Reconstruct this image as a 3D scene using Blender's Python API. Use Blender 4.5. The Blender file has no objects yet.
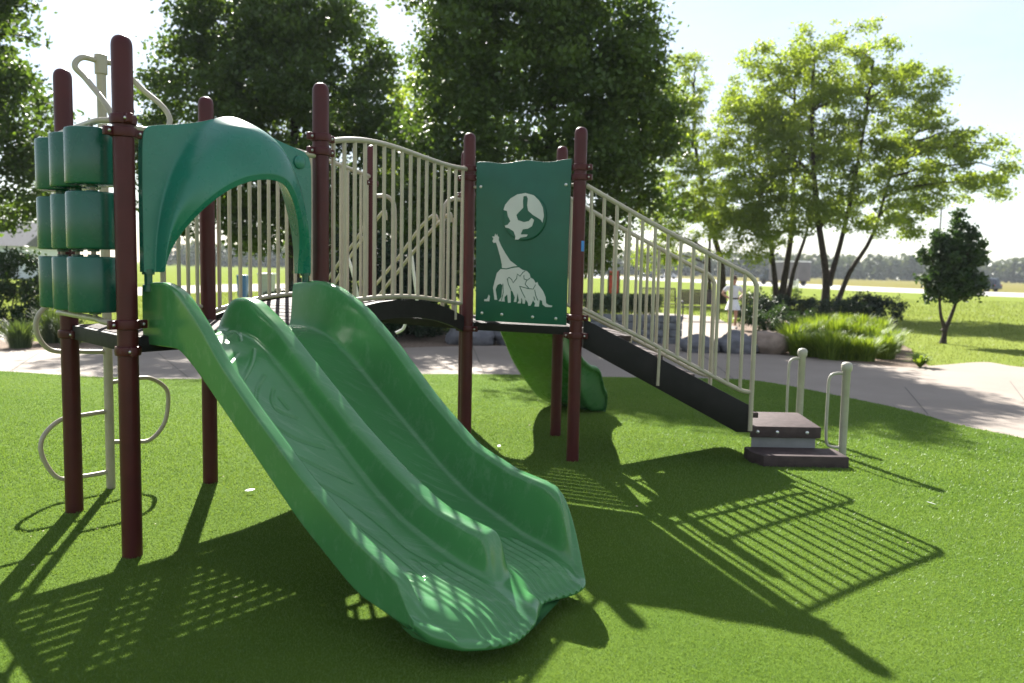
import bpy, bmesh, math, random
import numpy as np
from mathutils import Vector, Matrix, noise
random.seed(7); rng = np.random.default_rng(11)
SC = bpy.context.scene
COL = SC.collection
R = math.radians

# ------------------------------------------------------------------ camera
FPX, PITCH, ROLL, EYE = 815.0, R(5.07), R(1.153), 1.6
_fw = np.array([0, math.cos(PITCH), -math.sin(PITCH)]); _up0 = np.array([0, math.sin(PITCH), math.cos(PITCH)]); _rt0 = np.array([1., 0, 0])
_c, _s = math.cos(ROLL), math.sin(ROLL)
_rt = _c*_rt0 + _s*_up0; _up = -_s*_rt0 + _c*_up0
CAMO = np.array([0, 0, EYE])
def ray(x, y): return _fw + _rt*(x-512)/FPX + _up*(341.5-y)/FPX
def gz(x, y, z=0.0):                # the ground point seen at x, y
    d = ray(x, y); return CAMO + d*(z-EYE)/d[2]
def gy(x, y, Y):                    # the point seen at x, y at distance Y
    d = ray(x, y); return CAMO + d*Y/d[1]
cam_d = bpy.data.cameras.new('camera'); cam = bpy.data.objects.new('camera', cam_d); COL.objects.link(cam)
cam_d.sensor_width = 36; cam_d.lens = FPX/1024*36; cam_d.clip_end = 6000; cam_d.clip_start = .05
m = Matrix(((_rt[0], _up[0], -_fw[0], 0), (_rt[1], _up[1], -_fw[1], 0), (_rt[2], _up[2], -_fw[2], EYE), (0, 0, 0, 1)))
cam.matrix_world = m
cam_d.dof.use_dof = True; cam_d.dof.focus_distance = 5.2; cam_d.dof.aperture_fstop = 1.9
SC.camera = cam

# ------------------------------------------------------------------ light
SUN_AZ, SUN_EL = R(105.5), R(36.3)
sd = bpy.data.lights.new('sun', 'SUN'); so = bpy.data.objects.new('sun', sd); COL.objects.link(so)
sd.energy = 5.0; sd.angle = R(.5); sd.color = (1, .955, .87)
sv = Vector((math.cos(SUN_AZ)*math.cos(SUN_EL), math.sin(SUN_AZ)*math.cos(SUN_EL), math.sin(SUN_EL)))
so.rotation_euler = sv.to_track_quat('Z', 'Y').to_euler(); so.location = (0, 0, 30)
W = bpy.data.worlds.new('World'); SC.world = W; W.use_nodes = True
nt = W.node_tree; bg = nt.nodes['Background']; sky = nt.nodes.new('ShaderNodeTexSky')
sky.sky_type = 'NISHITA'; sky.sun_disc = False; sky.sun_elevation = SUN_EL; sky.sun_rotation = math.pi/2 - SUN_AZ
sky.air_density = 1.0; sky.dust_density = 0.35; sky.ozone_density = 1.0
# thin high cloud over the blue
tc = nt.nodes.new('ShaderNodeTexCoord'); mp = nt.nodes.new('ShaderNodeMapping'); mp.inputs['Scale'].default_value = (1.2, 2.0, 6.5)
cn = nt.nodes.new('ShaderNodeTexNoise'); cn.inputs['Scale'].default_value = 2.2; cn.inputs['Detail'].default_value = 7; cn.inputs['Roughness'].default_value = .58
cr = nt.nodes.new('ShaderNodeValToRGB'); cr.color_ramp.elements[0].position = .34; cr.color_ramp.elements[1].position = .72; cr.color_ramp.elements[0].color = (.30, .30, .30, 1)
cr.color_ramp.elements[1].color = (.72, .72, .72, 1)
mx = nt.nodes.new('ShaderNodeMix'); mx.data_type = 'RGBA'; mx.inputs['B'].default_value = (5.0, 5.1, 5.2, 1)
nt.links.new(tc.outputs['Generated'], mp.inputs['Vector']); nt.links.new(mp.outputs[0], cn.inputs['Vector'])
nt.links.new(cn.outputs[0], cr.inputs[0]); nt.links.new(cr.outputs[0], mx.inputs['Factor'])
nt.links.new(sky.outputs[0], mx.inputs['A']); nt.links.new(mx.outputs['Result'], bg.inputs['Color'])
bg.inputs['Strength'].default_value = .052
SC.view_settings.view_transform = 'Standard'; SC.view_settings.look = 'None'; SC.view_settings.gamma = 1
SC.view_settings.use_curve_mapping = False; SC.view_settings.exposure = 1.95
SC.cycles.max_bounces = 8; SC.cycles.transparent_max_bounces = 8; SC.cycles.use_denoising = True
SC.cycles.sample_clamp_indirect = 6

# ------------------------------------------------------------------ materials
def mat(name, col, rough=.6, spec=.5, metal=0, var=.12, vscale=6, bump=0, bscale=60, col2=None, detail=4, coord='Object', rvar=.1, wear=0):
    M = bpy.data.materials.new(name); M.use_nodes = True; t = M.node_tree; b = t.nodes['Principled BSDF']
    b.inputs['Roughness'].default_value = rough; b.inputs['Specular IOR Level'].default_value = spec; b.inputs['Metallic'].default_value = metal
    c = t.nodes.new('ShaderNodeTexCoord')
    n = t.nodes.new('ShaderNodeTexNoise'); n.inputs['Scale'].default_value = vscale; n.inputs['Detail'].default_value = detail
    t.links.new(c.outputs[coord], n.inputs['Vector'])
    r = t.nodes.new('ShaderNodeValToRGB'); r.color_ramp.elements[0].position = .3; r.color_ramp.elements[1].position = .7
    c2 = col2 if col2 else tuple(min(1, x*(1+var)) for x in col)
    c1 = col if col2 else tuple(x*(1-var) for x in col)
    r.color_ramp.elements[0].color = (*c1, 1); r.color_ramp.elements[1].color = (*c2, 1)
    t.links.new(n.outputs[0], r.inputs[0]); t.links.new(r.outputs[0], b.inputs['Base Color'])
    if wear:
        wn = t.nodes.new('ShaderNodeTexNoise'); wn.inputs['Scale'].default_value = 1.0; wn.inputs['Detail'].default_value = 9; wn.inputs['Roughness'].default_value = .72; wm = t.nodes.new('ShaderNodeMapping'); wm.inputs['Rotation'].default_value = (0, 0, R(-38)); wm.inputs['Scale'].default_value = (2.0, 26, 9)
        t.links.new(c.outputs[coord], wm.inputs['Vector']); t.links.new(wm.outputs[0], wn.inputs['Vector'])
        wr = t.nodes.new('ShaderNodeValToRGB'); wr.color_ramp.elements[0].position = .52; wr.color_ramp.elements[1].position = .82; wr.color_ramp.elements[1].color = (wear, wear, wear, 1)
        wx = t.nodes.new('ShaderNodeMix'); wx.data_type = 'RGBA'; wx.inputs['B'].default_value = (.30, .40, .30, 1)
        t.links.new(wn.outputs[0], wr.inputs[0]); t.links.new(wr.outputs[0], wx.inputs['Factor']); t.links.new(r.outputs[0], wx.inputs['A']); t.links.new(wx.outputs['Result'], b.inputs['Base Color'])
    if rvar:
        mr = t.nodes.new('ShaderNodeMapRange'); mr.inputs['To Min'].default_value = max(.02, rough-rvar); mr.inputs['To Max'].default_value = min(1, rough+rvar)
        n3 = t.nodes.new('ShaderNodeTexNoise'); n3.inputs['Scale'].default_value = vscale*2.3; n3.inputs['Detail'].default_value = 6
        t.links.new(c.outputs[coord], n3.inputs['Vector']); t.links.new(n3.outputs[0], mr.inputs['Value']); t.links.new(mr.outputs[0], b.inputs['Roughness'])
    if bump:
        n2 = t.nodes.new('ShaderNodeTexNoise'); n2.inputs['Scale'].default_value = bscale; n2.inputs['Detail'].default_value = 5
        t.links.new(c.outputs[coord], n2.inputs['Vector'])
        bp = t.nodes.new('ShaderNodeBump'); bp.inputs['Strength'].default_value = bump; bp.inputs['Distance'].default_value = .01
        t.links.new(n2.outputs[0], bp.inputs['Height']); t.links.new(bp.outputs[0], b.inputs['Normal'])
    return M
def leafmat(name, c1, c2, trans=.45, tcol=None, rough=.5, spec=.35):
    M = bpy.data.materials.new(name); M.use_nodes = True; t = M.node_tree; b = t.nodes['Principled BSDF']; out = t.nodes['Material Output']
    a = t.nodes.new('ShaderNodeAttribute'); a.attribute_name = 'tint'
    r = t.nodes.new('ShaderNodeValToRGB'); r.color_ramp.elements[0].color = (*c1, 1); r.color_ramp.elements[1].color = (*c2, 1)
    t.links.new(a.outputs['Fac'], r.inputs[0]); t.links.new(r.outputs[0], b.inputs['Base Color'])
    b.inputs['Roughness'].default_value = rough; b.inputs['Specular IOR Level'].default_value = spec
    tr = t.nodes.new('ShaderNodeBsdfTranslucent'); hs = t.nodes.new('ShaderNodeMix'); hs.data_type = 'RGBA'; hs.blend_type = 'MULTIPLY'; hs.inputs['Factor'].default_value = 1
    hs.inputs['B'].default_value = (*(tcol or (2.2, 1.9, .7)), 1)
    t.links.new(r.outputs[0], hs.inputs['A']); t.links.new(hs.outputs['Result'], tr.inputs['Color'])
    ms = t.nodes.new('ShaderNodeMixShader'); ms.inputs[0].default_value = trans
    t.links.new(b.outputs[0], ms.inputs[1]); t.links.new(tr.outputs[0], ms.inputs[2]); t.links.new(ms.outputs[0], out.inputs['Surface'])
    return M
M = {}
M['maroon'] = mat('maroon_paint', (.062, .008, .010), .42, .3, var=.12, vscale=9, bump=.03, bscale=180)
M['tan'] = mat('tan_paint', (.36, .32, .25), .38, .5, var=.07, vscale=14, bump=.02, bscale=160)
M['grey_tan'] = mat('grey_tan_paint', (.34, .325, .275), .42, .5, var=.08, vscale=14, bump=.02, bscale=160)
M['slide'] = mat('green_plastic', (.054, .192, .064), .19, .5, var=.08, vscale=3.2, bump=.012, bscale=240, rvar=.10, wear=.30)
M['slide2'] = mat('grass_green_plastic', (.034, .125, .040), .28, .5, var=.10, vscale=3.2, bump=.03, bscale=240)
M['teal'] = mat('teal_green_plastic', (.014, .155, .112), .28, .5, var=.08, vscale=4, bump=0, bscale=220)
M['teal_dark'] = mat('dark_teal_plastic', (.005, .085, .060), .26, .5, var=.08, vscale=5, bump=0, bscale=220)
M['panel'] = mat('panel_green_plastic', (.006, .088, .056), .42, .45, var=.08, vscale=7, bump=.06, bscale=320)
M['white_plastic'] = mat('pale_plastic', (.52, .54, .53), .5, .4, var=.06)
M['deck'] = mat('deck_coating', (.011, .009, .010), .6, .25, var=.3, vscale=10, bump=.2, bscale=220)
M['tread'] = mat('step_coating', (.060, .043, .043), .75, .2, var=.25, vscale=14, bump=.25, bscale=260)
M['riser'] = mat('grey_riser', (.20, .20, .20), .6, .4, var=.12)
M['bolt'] = mat('steel_bolt', (.55, .55, .55), .3, .5, metal=.9, var=.05)
M['blue_tape'] = mat('blue_sticker', (.05, .22, .62), .5, .4)
M['concrete'] = None
M['bark'] = mat('bark', (.040, .030, .024), .9, .2, var=.4, vscale=9, bump=.8, bscale=26)
M['birch_bark'] = mat('peeling_bark', (.040, .029, .023), .9, .2, var=.4, vscale=9, bump=.8, bscale=24)
M['boulder_grey'] = mat('grey_stone', (.125, .125, .14), .85, .3, var=.3, vscale=5, bump=.6, bscale=18)
M['boulder_brown'] = mat('brown_stone', (.24, .185, .15), .85, .3, var=.35, vscale=4, bump=.6, bscale=16)
M['block'] = mat('grey_block', (.16, .165, .175), .9, .2, var=.3, vscale=7, bump=.6, bscale=22)
M['mulch'] = mat('mulch', (.10, .072, .055), .95, .1, col2=(.25, .19, .15), vscale=16, bump=.9, bscale=40, detail=8)
M['dark_metal'] = mat('dark_metal', (.03, .03, .035), .45, .5)
M['mesh_metal'] = mat('olive_metal', (.16, .17, .06), .5, .4)
M['brown_wood'] = mat('grey_brown_wood', (.11, .09, .09), .7, .3)
M['red'] = mat('red_paint', (.38, .04, .03), .5, .4)
M['white_paint'] = mat('white_paint', (.75, .75, .73), .5, .4, var=.04)
M['siding'] = mat('pale_siding', (.62, .66, .70), .7, .3, var=.04)
M['roof'] = mat('grey_roof', (.14, .14, .15), .9, .2)
M['glass'] = mat('dark_glass', (.02, .025, .03), .08, .6, var=.1)
M['tyre'] = mat('tyre_rubber', (.02, .02, .02), .8, .3)
M['navy'] = mat('dark_blue_car_paint', (.02, .028, .05), .25, .6)
M['silver'] = mat('silver_car_paint', (.45, .46, .48), .25, .6, metal=.3)
M['white_car'] = mat('white_car_paint', (.72, .72, .74), .25, .6)
M['red_car'] = mat('red_car_paint', (.40, .03, .03), .25, .6)
M['trailer'] = mat('grey_trailer', (.10, .09, .09), .5, .5, var=.2, vscale=.6)
M['blue_bin'] = mat('blue_plastic', (.04, .14, .42), .4, .5)
M['pale_bin'] = mat('pale_grey_plastic', (.40, .43, .50), .4, .5)
M['skin'] = mat('skin', (.42, .24, .17), .55, .4, var=.06)
M['hair'] = mat('brown_hair', (.08, .04, .03), .6, .3)
M['shirt'] = mat('pale_cloth', (.62, .62, .68), .9, .2, var=.05, vscale=20)
M['shorts'] = mat('white_cloth', (.72, .72, .76), .9, .2, var=.05, vscale=20)
M['black_cloth'] = mat('black_cloth', (.02, .02, .025), .9, .2)
M['shoe'] = mat('shoe', (.35, .34, .33), .7, .3)
M['wire'] = mat('grey_wire', (.12, .12, .13), .6, .3)
L = {}
L['maple'] = leafmat('dark_leaf', (.028, .056, .014), (.080, .132, .030), .42, (2.0, 1.9, .7))
L['birch'] = leafmat('yellow_green_leaf', (.108, .165, .028), (.23, .30, .060), .62, (1.6, 1.5, .6))
L['small'] = leafmat('deep_leaf', (.012, .034, .012), (.036, .075, .020), .3)
L['juniper'] = leafmat('juniper_leaf', (.008, .022, .012), (.022, .046, .020), .2)
L['hedge'] = leafmat('hedge_leaf', (.030, .058, .022), (.075, .120, .045), .3)
L['fescue'] = leafmat('grey_green_leaf', (.06, .09, .06), (.14, .18, .12), .3)
L['grass'] = leafmat('bright_grass', (.075, .135, .016), (.20, .28, .045), .42, (1.6, 1.45, .6))
L['far'] = leafmat('far_leaf', (.040, .066, .044), (.080, .108, .070), .2)
L['turf'] = leafmat('turf_blade', (.078, .155, .035), (.156, .246, .068), .36, (1.6, 1.45, .6), rough=.5, spec=.3)
L['lawnblade'] = leafmat('lawn_blade', (.085, .125, .028), (.15, .185, .048), .34, (1.7, 1.5, .6))

# ------------------------------------------------------------------ builders
def sm(pts, n=8, closed=False):
    """Catmull-Rom through pts"""
    P = [Vector(p) for p in pts]; out = []
    N = len(P)
    for i in range(N if closed else N-1):
        if closed: a, b, c, d = P[(i-1) % N], P[i], P[(i+1) % N], P[(i+2) % N]
        else: a, b, c, d = P[max(i-1, 0)], P[i], P[i+1], P[min(i+2, N-1)]
        for k in range(n):
            t = k/n
            out.append(.5*((2*b)+(c-a)*t+(2*a-5*b+4*c-d)*t*t+(-a+3*b-3*c+d)*t**3))
    if not closed: out.append(P[-1])
    return out
class MB:
    def __init__(s): s.bm = bmesh.new()
    def tube(s, pts, r, seg=10, closed=False, caps=True):
        P = [Vector(p) for p in pts]; N = len(P); rr = r if hasattr(r, '__len__') else [r]*N
        rings = []; prev = None
        for i in range(N):
            if closed: t = P[(i+1) % N]-P[(i-1) % N]
            else: t = P[min(i+1, N-1)]-P[max(i-1, 0)]
            t.normalize()
            if prev is None:
                a = Vector((0, 0, 1)) if abs(t.z) < .9 else Vector((1, 0, 0)); x = t.cross(a).normalized()
            else: x = (prev - t*prev.dot(t)).normalized()
            prev = x; y = t.cross(x)
            rings.append([s.bm.verts.new(P[i]+(x*math.cos(q)+y*math.sin(q))*rr[i]) for q in [2*math.pi*k/seg for k in range(seg)]])
        for i in range(N if closed else N-1):
            A, B = rings[i], rings[(i+1) % N]
            for k in range(seg): s.bm.faces.new((A[k], A[(k+1) % seg], B[(k+1) % seg], B[k]))
        if caps and not closed: s.bm.faces.new(rings[0][::-1]); s.bm.faces.new(rings[-1])
        return s
    def lathe(s, prof, c=(0, 0, 0), seg=20, ax=None, lobes=0, amp=0, rot=0):
        """prof: (radius, height); along z or along ax"""
        c = Vector(c)
        if ax is None: X, Y, Z = Vector((1, 0, 0)), Vector((0, 1, 0)), Vector((0, 0, 1))
        else:
            Z = Vector(ax).normalized(); a = Vector((0, 0, 1)) if abs(Z.z) < .9 else Vector((1, 0, 0)); X = a.cross(Z).normalized(); Y = Z.cross(X)
        rings = []
        for r, h in prof:
            if r < 1e-6: rings.append([s.bm.verts.new(c+Z*h)])
            else:
                ring = []
                for k in range(seg):
                    q = 2*math.pi*k/seg; k2 = r*(1+amp*math.cos(lobes*(q-rot)))
                    ring.append(s.bm.verts.new(c+Z*h+(X*math.cos(q)+Y*math.sin(q))*k2))
                rings.append(ring)
        for A, B in zip(rings, rings[1:]):
            for k in range(seg):
                a, b = A[k % len(A)], A[(k+1) % len(A)]; d, e = B[k % len(B)], B[(k+1) % len(B)]
                f = [v for i, v in enumerate((a, b, e, d)) if v not in (a, b, e, d)[:i]]
                if len(f) > 2: s.bm.faces.new(f)
        if len(rings[0]) > 1: s.bm.faces.new(rings[0][::-1])
        if len(rings[-1]) > 1: s.bm.faces.new(rings[-1])
        return s
    def box(s, c, size, rz=0, bev=0, ax=None):
        c = Vector(c); hx, hy, hz = [q/2 for q in size]
        X = Vector((math.cos(rz), math.sin(rz), 0)); Y = Vector((-math.sin(rz), math.cos(rz), 0)); Z = Vector((0, 0, 1))
        if ax: X, Y, Z = [Vector(a) for a in ax]
        v = [s.bm.verts.new(c+X*hx*i+Y*hy*j+Z*hz*k) for k in (-1, 1) for j in (-1, 1) for i in (-1, 1)]
        fs = [s.bm.faces.new([v[i] for i in f]) for f in ((0, 2, 3, 1), (4, 5, 7, 6), (0, 1, 5, 4), (2, 6, 7, 3), (0, 4, 6, 2), (1, 3, 7, 5))]
        if bev:
            es = list({e for f in fs for e in f.edges})
            bmesh.ops.bevel(s.bm, geom=es, offset=bev, segments=2, affect='EDGES', profile=.5)
        return s
    def prism(s, poly, d, bev=0):
        """poly: 3d points of one face, d: extrusion vector"""
        d = Vector(d); a = [s.bm.verts.new(Vector(p)) for p in poly]; b = [s.bm.verts.new(Vector(p)+d) for p in poly]; n = len(a)
        fs = [s.bm.faces.new(a[::-1]), s.bm.faces.new(b)]
        for i in range(n): fs.append(s.bm.faces.new((a[i], a[(i+1) % n], b[(i+1) % n], b[i])))
        bmesh.ops.recalc_face_normals(s.bm, faces=fs)
        if bev:
            es = list({e for f in fs[:2] for e in f.edges})
            bmesh.ops.bevel(s.bm, geom=es, offset=bev, segments=2, affect='EDGES', profile=.5)
        return s
    def blob(s, c, r, sub=3, amp=.2, freq=1.3, seed=0, flat=0):
        c = Vector(c); g = bmesh.ops.create_icosphere(s.bm, subdivisions=sub, radius=1)
        for v in g['verts']:
            d = v.co.copy(); k = 1+amp*noise.noise(d*freq+Vector((seed*7.3, seed, 0)))+amp*.45*noise.noise(d*freq*2.7+Vector((seed, 3, seed)))+amp*.2*noise.noise(d*freq*7)
            p = Vector((d.x*r[0], d.y*r[1], d.z*r[2]))*k
            if flat and p.z < -r[2]*flat: p.z = -r[2]*flat
            v.co = c+p
        return s
    def build(s, name, mt, parent=None, smooth=45):
        bmesh.ops.triangulate(s.bm, faces=[f for f in s.bm.faces if len(f.verts) > 6])
        me = bpy.data.meshes.new(name)
        org = Vector((0, 0, 0))
        if parent is not None: org = origin_of(parent)
        elif s.bm.verts:
            lo = [min(v.co[i] for v in s.bm.verts) for i in range(3)]; hi = [max(v.co[i] for v in s.bm.verts) for i in range(3)]
            org = Vector(((lo[0]+hi[0])/2, (lo[1]+hi[1])/2, lo[2]))
        bmesh.ops.translate(s.bm, verts=s.bm.verts, vec=-org)
        s.bm.normal_update(); s.bm.to_mesh(me); s.bm.free()
        return link(name, me, mt, parent, org, smooth)
def origin_of(o):
    v = Vector((0, 0, 0))
    while o is not None: v += o.location; o = o.parent
    return v
def link(name, me, mt, parent, org, smooth=45):
    if mt is not None: me.materials.append(mt)
    if smooth and len(me.polygons):
        me.polygons.foreach_set('use_smooth', [True]*len(me.polygons))
        if smooth < 170: me.set_sharp_from_angle(angle=R(smooth))
    o = bpy.data.objects.new(name, me); COL.objects.link(o)
    if parent is not None: o.parent = parent
    else: o.location = org
    return o
def npmesh(name, V, F, mt, parent=None, smooth=180, tint=None):
    """V (n,3), F (m,k) world coordinates"""
    V = np.asarray(V, np.float32); F = np.asarray(F, np.int32)
    org = np.array(origin_of(parent)) if parent is not None else np.array([(V[:, 0].min()+V[:, 0].max())/2, (V[:, 1].min()+V[:, 1].max())/2, V[:, 2].min()])
    V = V-org
    me = bpy.data.meshes.new(name); me.vertices.add(len(V)); me.vertices.foreach_set('co', V.astype(np.float32).ravel())
    k = F.shape[1]; me.loops.add(F.size); me.loops.foreach_set('vertex_index', F.ravel()); me.polygons.add(len(F))
    me.polygons.foreach_set('loop_start', np.arange(len(F), dtype=np.int32)*k)
    me.update(calc_edges=True); me.validate()
    if tint is not None:
        a = me.attributes.new('tint', 'FLOAT', 'FACE'); a.data.foreach_set('value', np.asarray(tint, np.float32))
    return link(name, me, mt, parent, Vector(org), smooth)
def tag(o, label=None, cat=None, group=None, kind=None):
    if label: o['label'] = label
    if cat: o['category'] = cat
    if group: o['group'] = group
    if kind: o['kind'] = kind
    return o
def empty(name, loc, label, cat, group=None):
    o = bpy.data.objects.new(name, None); COL.objects.link(o); o.location = loc; o.empty_display_size = .2
    return tag(o, label, cat, group)
def copy_tree(o, parent=None):
    c = o.copy(); COL.objects.link(c); c.parent = parent
    for ch in list(o.children): copy_tree(ch, c)
    return c
def sheet(name, pts, z, mt, kind='structure', sub=0):
    b = MB(); vs = [b.bm.verts.new((p[0], p[1], z)) for p in pts]; f = b.bm.faces.new(vs)
    if f.normal.z < 0 or (f.normal_update() or f.normal.z < 0): f.normal_flip()
    o = b.build(name, mt, None, 0); o['kind'] = kind; return o

# ================================================================== SETTING
def groundmat(name, c1, c2, c3=None, s1=.35, s2=30, bump=.5, bscale=140, rough=.9, spec=.25):
    m_ = bpy.data.materials.new(name); m_.use_nodes = True; t = m_.node_tree; b = t.nodes['Principled BSDF']
    b.inputs['Roughness'].default_value = rough; b.inputs['Specular IOR Level'].default_value = spec
    c = t.nodes.new('ShaderNodeTexCoord'); geo = t.nodes.new('ShaderNodeNewGeometry')
    n = t.nodes.new('ShaderNodeTexNoise'); n.inputs['Scale'].default_value = s1; n.inputs['Detail'].default_value = 8; n.inputs['Roughness'].default_value = .65
    n2 = t.nodes.new('ShaderNodeTexNoise'); n2.inputs['Scale'].default_value = s2; n2.inputs['Detail'].default_value = 6; n2.inputs['Roughness'].default_value = .75
    for q in (n, n2): t.links.new(geo.outputs['Position'], q.inputs['Vector'])
    mm = t.nodes.new('ShaderNodeMix'); mm.data_type = 'FLOAT'; mm.inputs['Factor'].default_value = .5
    t.links.new(n.outputs[0], mm.inputs['A']); t.links.new(n2.outputs[0], mm.inputs['B'])
    r = t.nodes.new('ShaderNodeValToRGB'); r.color_ramp.elements[0].position = .36; r.color_ramp.elements[1].position = .64
    r.color_ramp.elements[0].color = (*c1, 1); r.color_ramp.elements[1].color = (*c2, 1)
    if c3:
        e = r.color_ramp.elements.new(.8); e.color = (*c3, 1)
    t.links.new(mm.outputs['Result'], r.inputs[0]); t.links.new(r.outputs[0], b.inputs['Base Color'])
    n4 = t.nodes.new('ShaderNodeTexNoise'); n4.inputs['Scale'].default_value = bscale; n4.inputs['Detail'].default_value = 4
    t.links.new(geo.outputs['Position'], n4.inputs['Vector'])
    bp = t.nodes.new('ShaderNodeBump'); bp.inputs['Strength'].default_value = bump; bp.inputs['Distance'].default_value = .02
    t.links.new(n4.outputs[0], bp.inputs['Height']); t.links.new(bp.outputs[0], b.inputs['Normal'])
    return m_
M['lawn'] = groundmat('lawn_grass', (.130, .170, .036), (.180, .215, .055), (.215, .235, .075), .22, 9, .6, 40, .9, .0)
M['turf'] = groundmat('artificial_turf', (.085, .165, .018), (.14, .22, .032), None, .9, 160, .9, 420, .9, .05)
M['concrete'] = groundmat('concrete', (.215, .182, .157), (.295, .252, .220), (.33, .286, .250), .55, 45, .25, 160, .85)
M['road'] = groundmat('pale_road', (.36, .355, .35), (.42, .41, .40), None, .2, 20, .1, 60, .9, .05)
M['field'] = groundmat('dry_meadow', (.13, .135, .045), (.19, .16, .065), (.17, .13, .07), .05, 1.2, .3, 4, .9, 0)
M['joint'] = mat('joint_filler', (.14, .125, .11), .9, .2)

g = 3000
sheet('lawn', [(-g, -60), (g, -60), (g, g), (-g, g)], -.040, M['lawn'])
def far(x, y, n=None): return gz(x, y)[:2]
# walkway
near_e = [(-40, 370), (0, 371), (100, 377), (200, 379), (280, 377), (430, 374), (540, 375), (610, 377), (690, 378), (760, 381), (850, 398), (910, 411), (960, 425), (1023, 438), (1100, 458), (1250, 505)]
far_e = [(1250, 372), (1100, 368), (1023, 366), (985, 361), (940, 364), (900, 366), (860, 362), (820, 358), (780, 354), (740, 352), (700, 350), (640, 347), (550, 345), (470, 345), (380, 347), (250, 346), (100, 347), (0, 350), (-40, 351)]
def smooth2(p, n=6): return [(q.x, q.y) for q in sm([(a[0], a[1], 0) for a in p], n)]
ne = smooth2([far(*p) for p in near_e]); fe = smooth2([far(*p) for p in far_e])
sheet('walkway', [(ne[0][0]-14, ne[0][1]-1), *ne, *fe, (fe[-1][0]-14, fe[-1][1]+1)], -.020, M['concrete'])
turf_pts = [(-26, ne[0][1]-3.0), *ne, (16, 3), (16, -8), (-26, -8)]
sheet('artificial_turf', turf_pts, 0, M['turf'])
# slab edge the turf sits on
b = MB()
for i in range(len(ne)-1):
    p, q = ne[i], ne[i+1]; v = [b.bm.verts.new(c_) for c_ in ((p[0], p[1], 0), (q[0], q[1], 0), (q[0], q[1], -.019), (p[0], p[1], -.019))]; b.bm.faces.new(v)
tag(b.build('turf_edge', M['turf'], None, 0), kind='structure')
# joints in the walkway
b = MB()
def joint(p, q, w=.03):
    a, c = Vector((*gz(*p)[:2], 0)), Vector((*gz(*q)[:2], 0)); d = (c-a).normalized(); n_ = Vector((-d.y, d.x, 0))*w/2
    vs = [b.bm.verts.new(x+Vector((0, 0, -.016))) for x in (a-n_, c-n_, c+n_, a+n_)]; f = b.bm.faces.new(vs); f.normal_update()
    if f.normal.z < 0: f.normal_flip()
for p, q in [((473, 346), (485, 374)), ((158, 352), (188, 376)), ((905, 386), (928, 413)), ((700, 352), (735, 379)), ((330, 348), (318, 375)), ((612, 347), (640, 376)), ((40, 351), (10, 370)), ((1010, 380), (1060, 446))]: joint(p, q, .015)
tag(b.build('walkway_joint', M['joint'], None, 0), kind='structure')
# planting bed strip behind the walkway
bed = [(-60, 352), (0, 351), (100, 348), (250, 347), (380, 348), (470, 346), (550, 346), (640, 348), (700, 351), (780, 355), (860, 363), (900, 367), (932, 367), (915, 356), (900, 342), (830, 322), (770, 316), (700, 328), (620, 332), (540, 330), (440, 330), (380, 334), (340, 338), (60, 341), (30, 335), (-60, 330)]
sheet('mulch_bed', smooth2([far(*p) for p in bed], 3), -.030, M['mulch'])
# a second paved path and terrace further back
sheet('path', [far(*p) for p in [(600, 346), (760, 353), (742, 330), (715, 316), (655, 312), (590, 316)]], -.0255, M['concrete'])
sheet('rear_path', [far(*p) for p in [(90, 297), (230, 291), (330, 290), (330, 283), (225, 284), (90, 288)]], -.034, M['concrete'])
# road, meadow
rn = [(1400, 312), (1100, 299.5), (1000, 296), (860, 290.5), (700, 282.5), (600, 278), (540, 276), (480, 274)]
rf = [(480, 272.4), (540, 273.6), (600, 275.4), (700, 279.2), (860, 286.2), (1000, 292), (1100, 295.4), (1400, 307)]
sheet('road', [far(*p) for p in rn+rf], -.034, M['road'])
P0 = [far(*p) for p in rf]
sheet('meadow', [tuple(P0[0])]+[tuple(p) for p in P0[1:]]+[(900, 250), (1800, 1400), (200, 1400)], -.037, M['field'])

# ================================================================== PLAY STRUCTURE
A = Vector((-2.05, 4.33, 0)); B = Vector((-2.78, 5.10, 0)); C = Vector((-2.19, 5.86, 0)); D = Vector((-1.26, 5.35, 0))
E = Vector((-.40, 7.17, 0)); F = Vector((.53, 6.77, 0)); G = Vector((.44, 7.82, 0)); K = Vector((-.49, 8.25, 0)); H = Vector((-1.39, 8.0, 0))
UZ = Vector((0, 0, 1))
def on(P, d, s, z, o=None, k=0):
    v = P + d*s + UZ*z
    return v + o*k if o is not None else v
PS = empty('play_structure', (-.7, 6.2, 0), 'green and maroon play structure with double slide, arched bridge and stairs on artificial turf', 'playground structure')
PR, PH = .0525, 2.765
def post(P, clamps, tape=False, h=PH):
    b = MB().lathe([(PR, -.02), (PR, h-.06), (PR*.985, h-.046), (PR*.92, h-.030), (PR*.80, h-.0175), (PR*.6, h-.0075), (PR*.32, h-.0015), (0, h)], P, 24)
    o = b.build('post', M['maroon'], PS, 60)
    for z, axd in clamps:
        c = MB(); ad = Vector(axd).normalized()
        for dz in (0,):
            c.lathe([(PR+.002, z-.026), (PR+.012, z-.023), (PR+.016, z), (PR+.012, z+.023), (PR+.002, z+.026)], P, 24)
        for sg in (-1, 1):
            c.box(P+UZ*z+ad*sg*(PR+.030), (.044, .030, .046), math.atan2(ad.y, ad.x), .004)
        c.build('clamp', M['maroon'], o)
        for sg in (-1, 1):
            q = P+UZ*z+ad*sg*(PR+.028); n = Vector((-ad.y, ad.x, 0))
            if n.y > 0: n = -n
            MB().lathe([(.009, 0), (.009, .008), (.005, .012), (0, .013)], q+n*.011, 10, n).build('bolt', M['bolt'], o)
    return o
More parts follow.
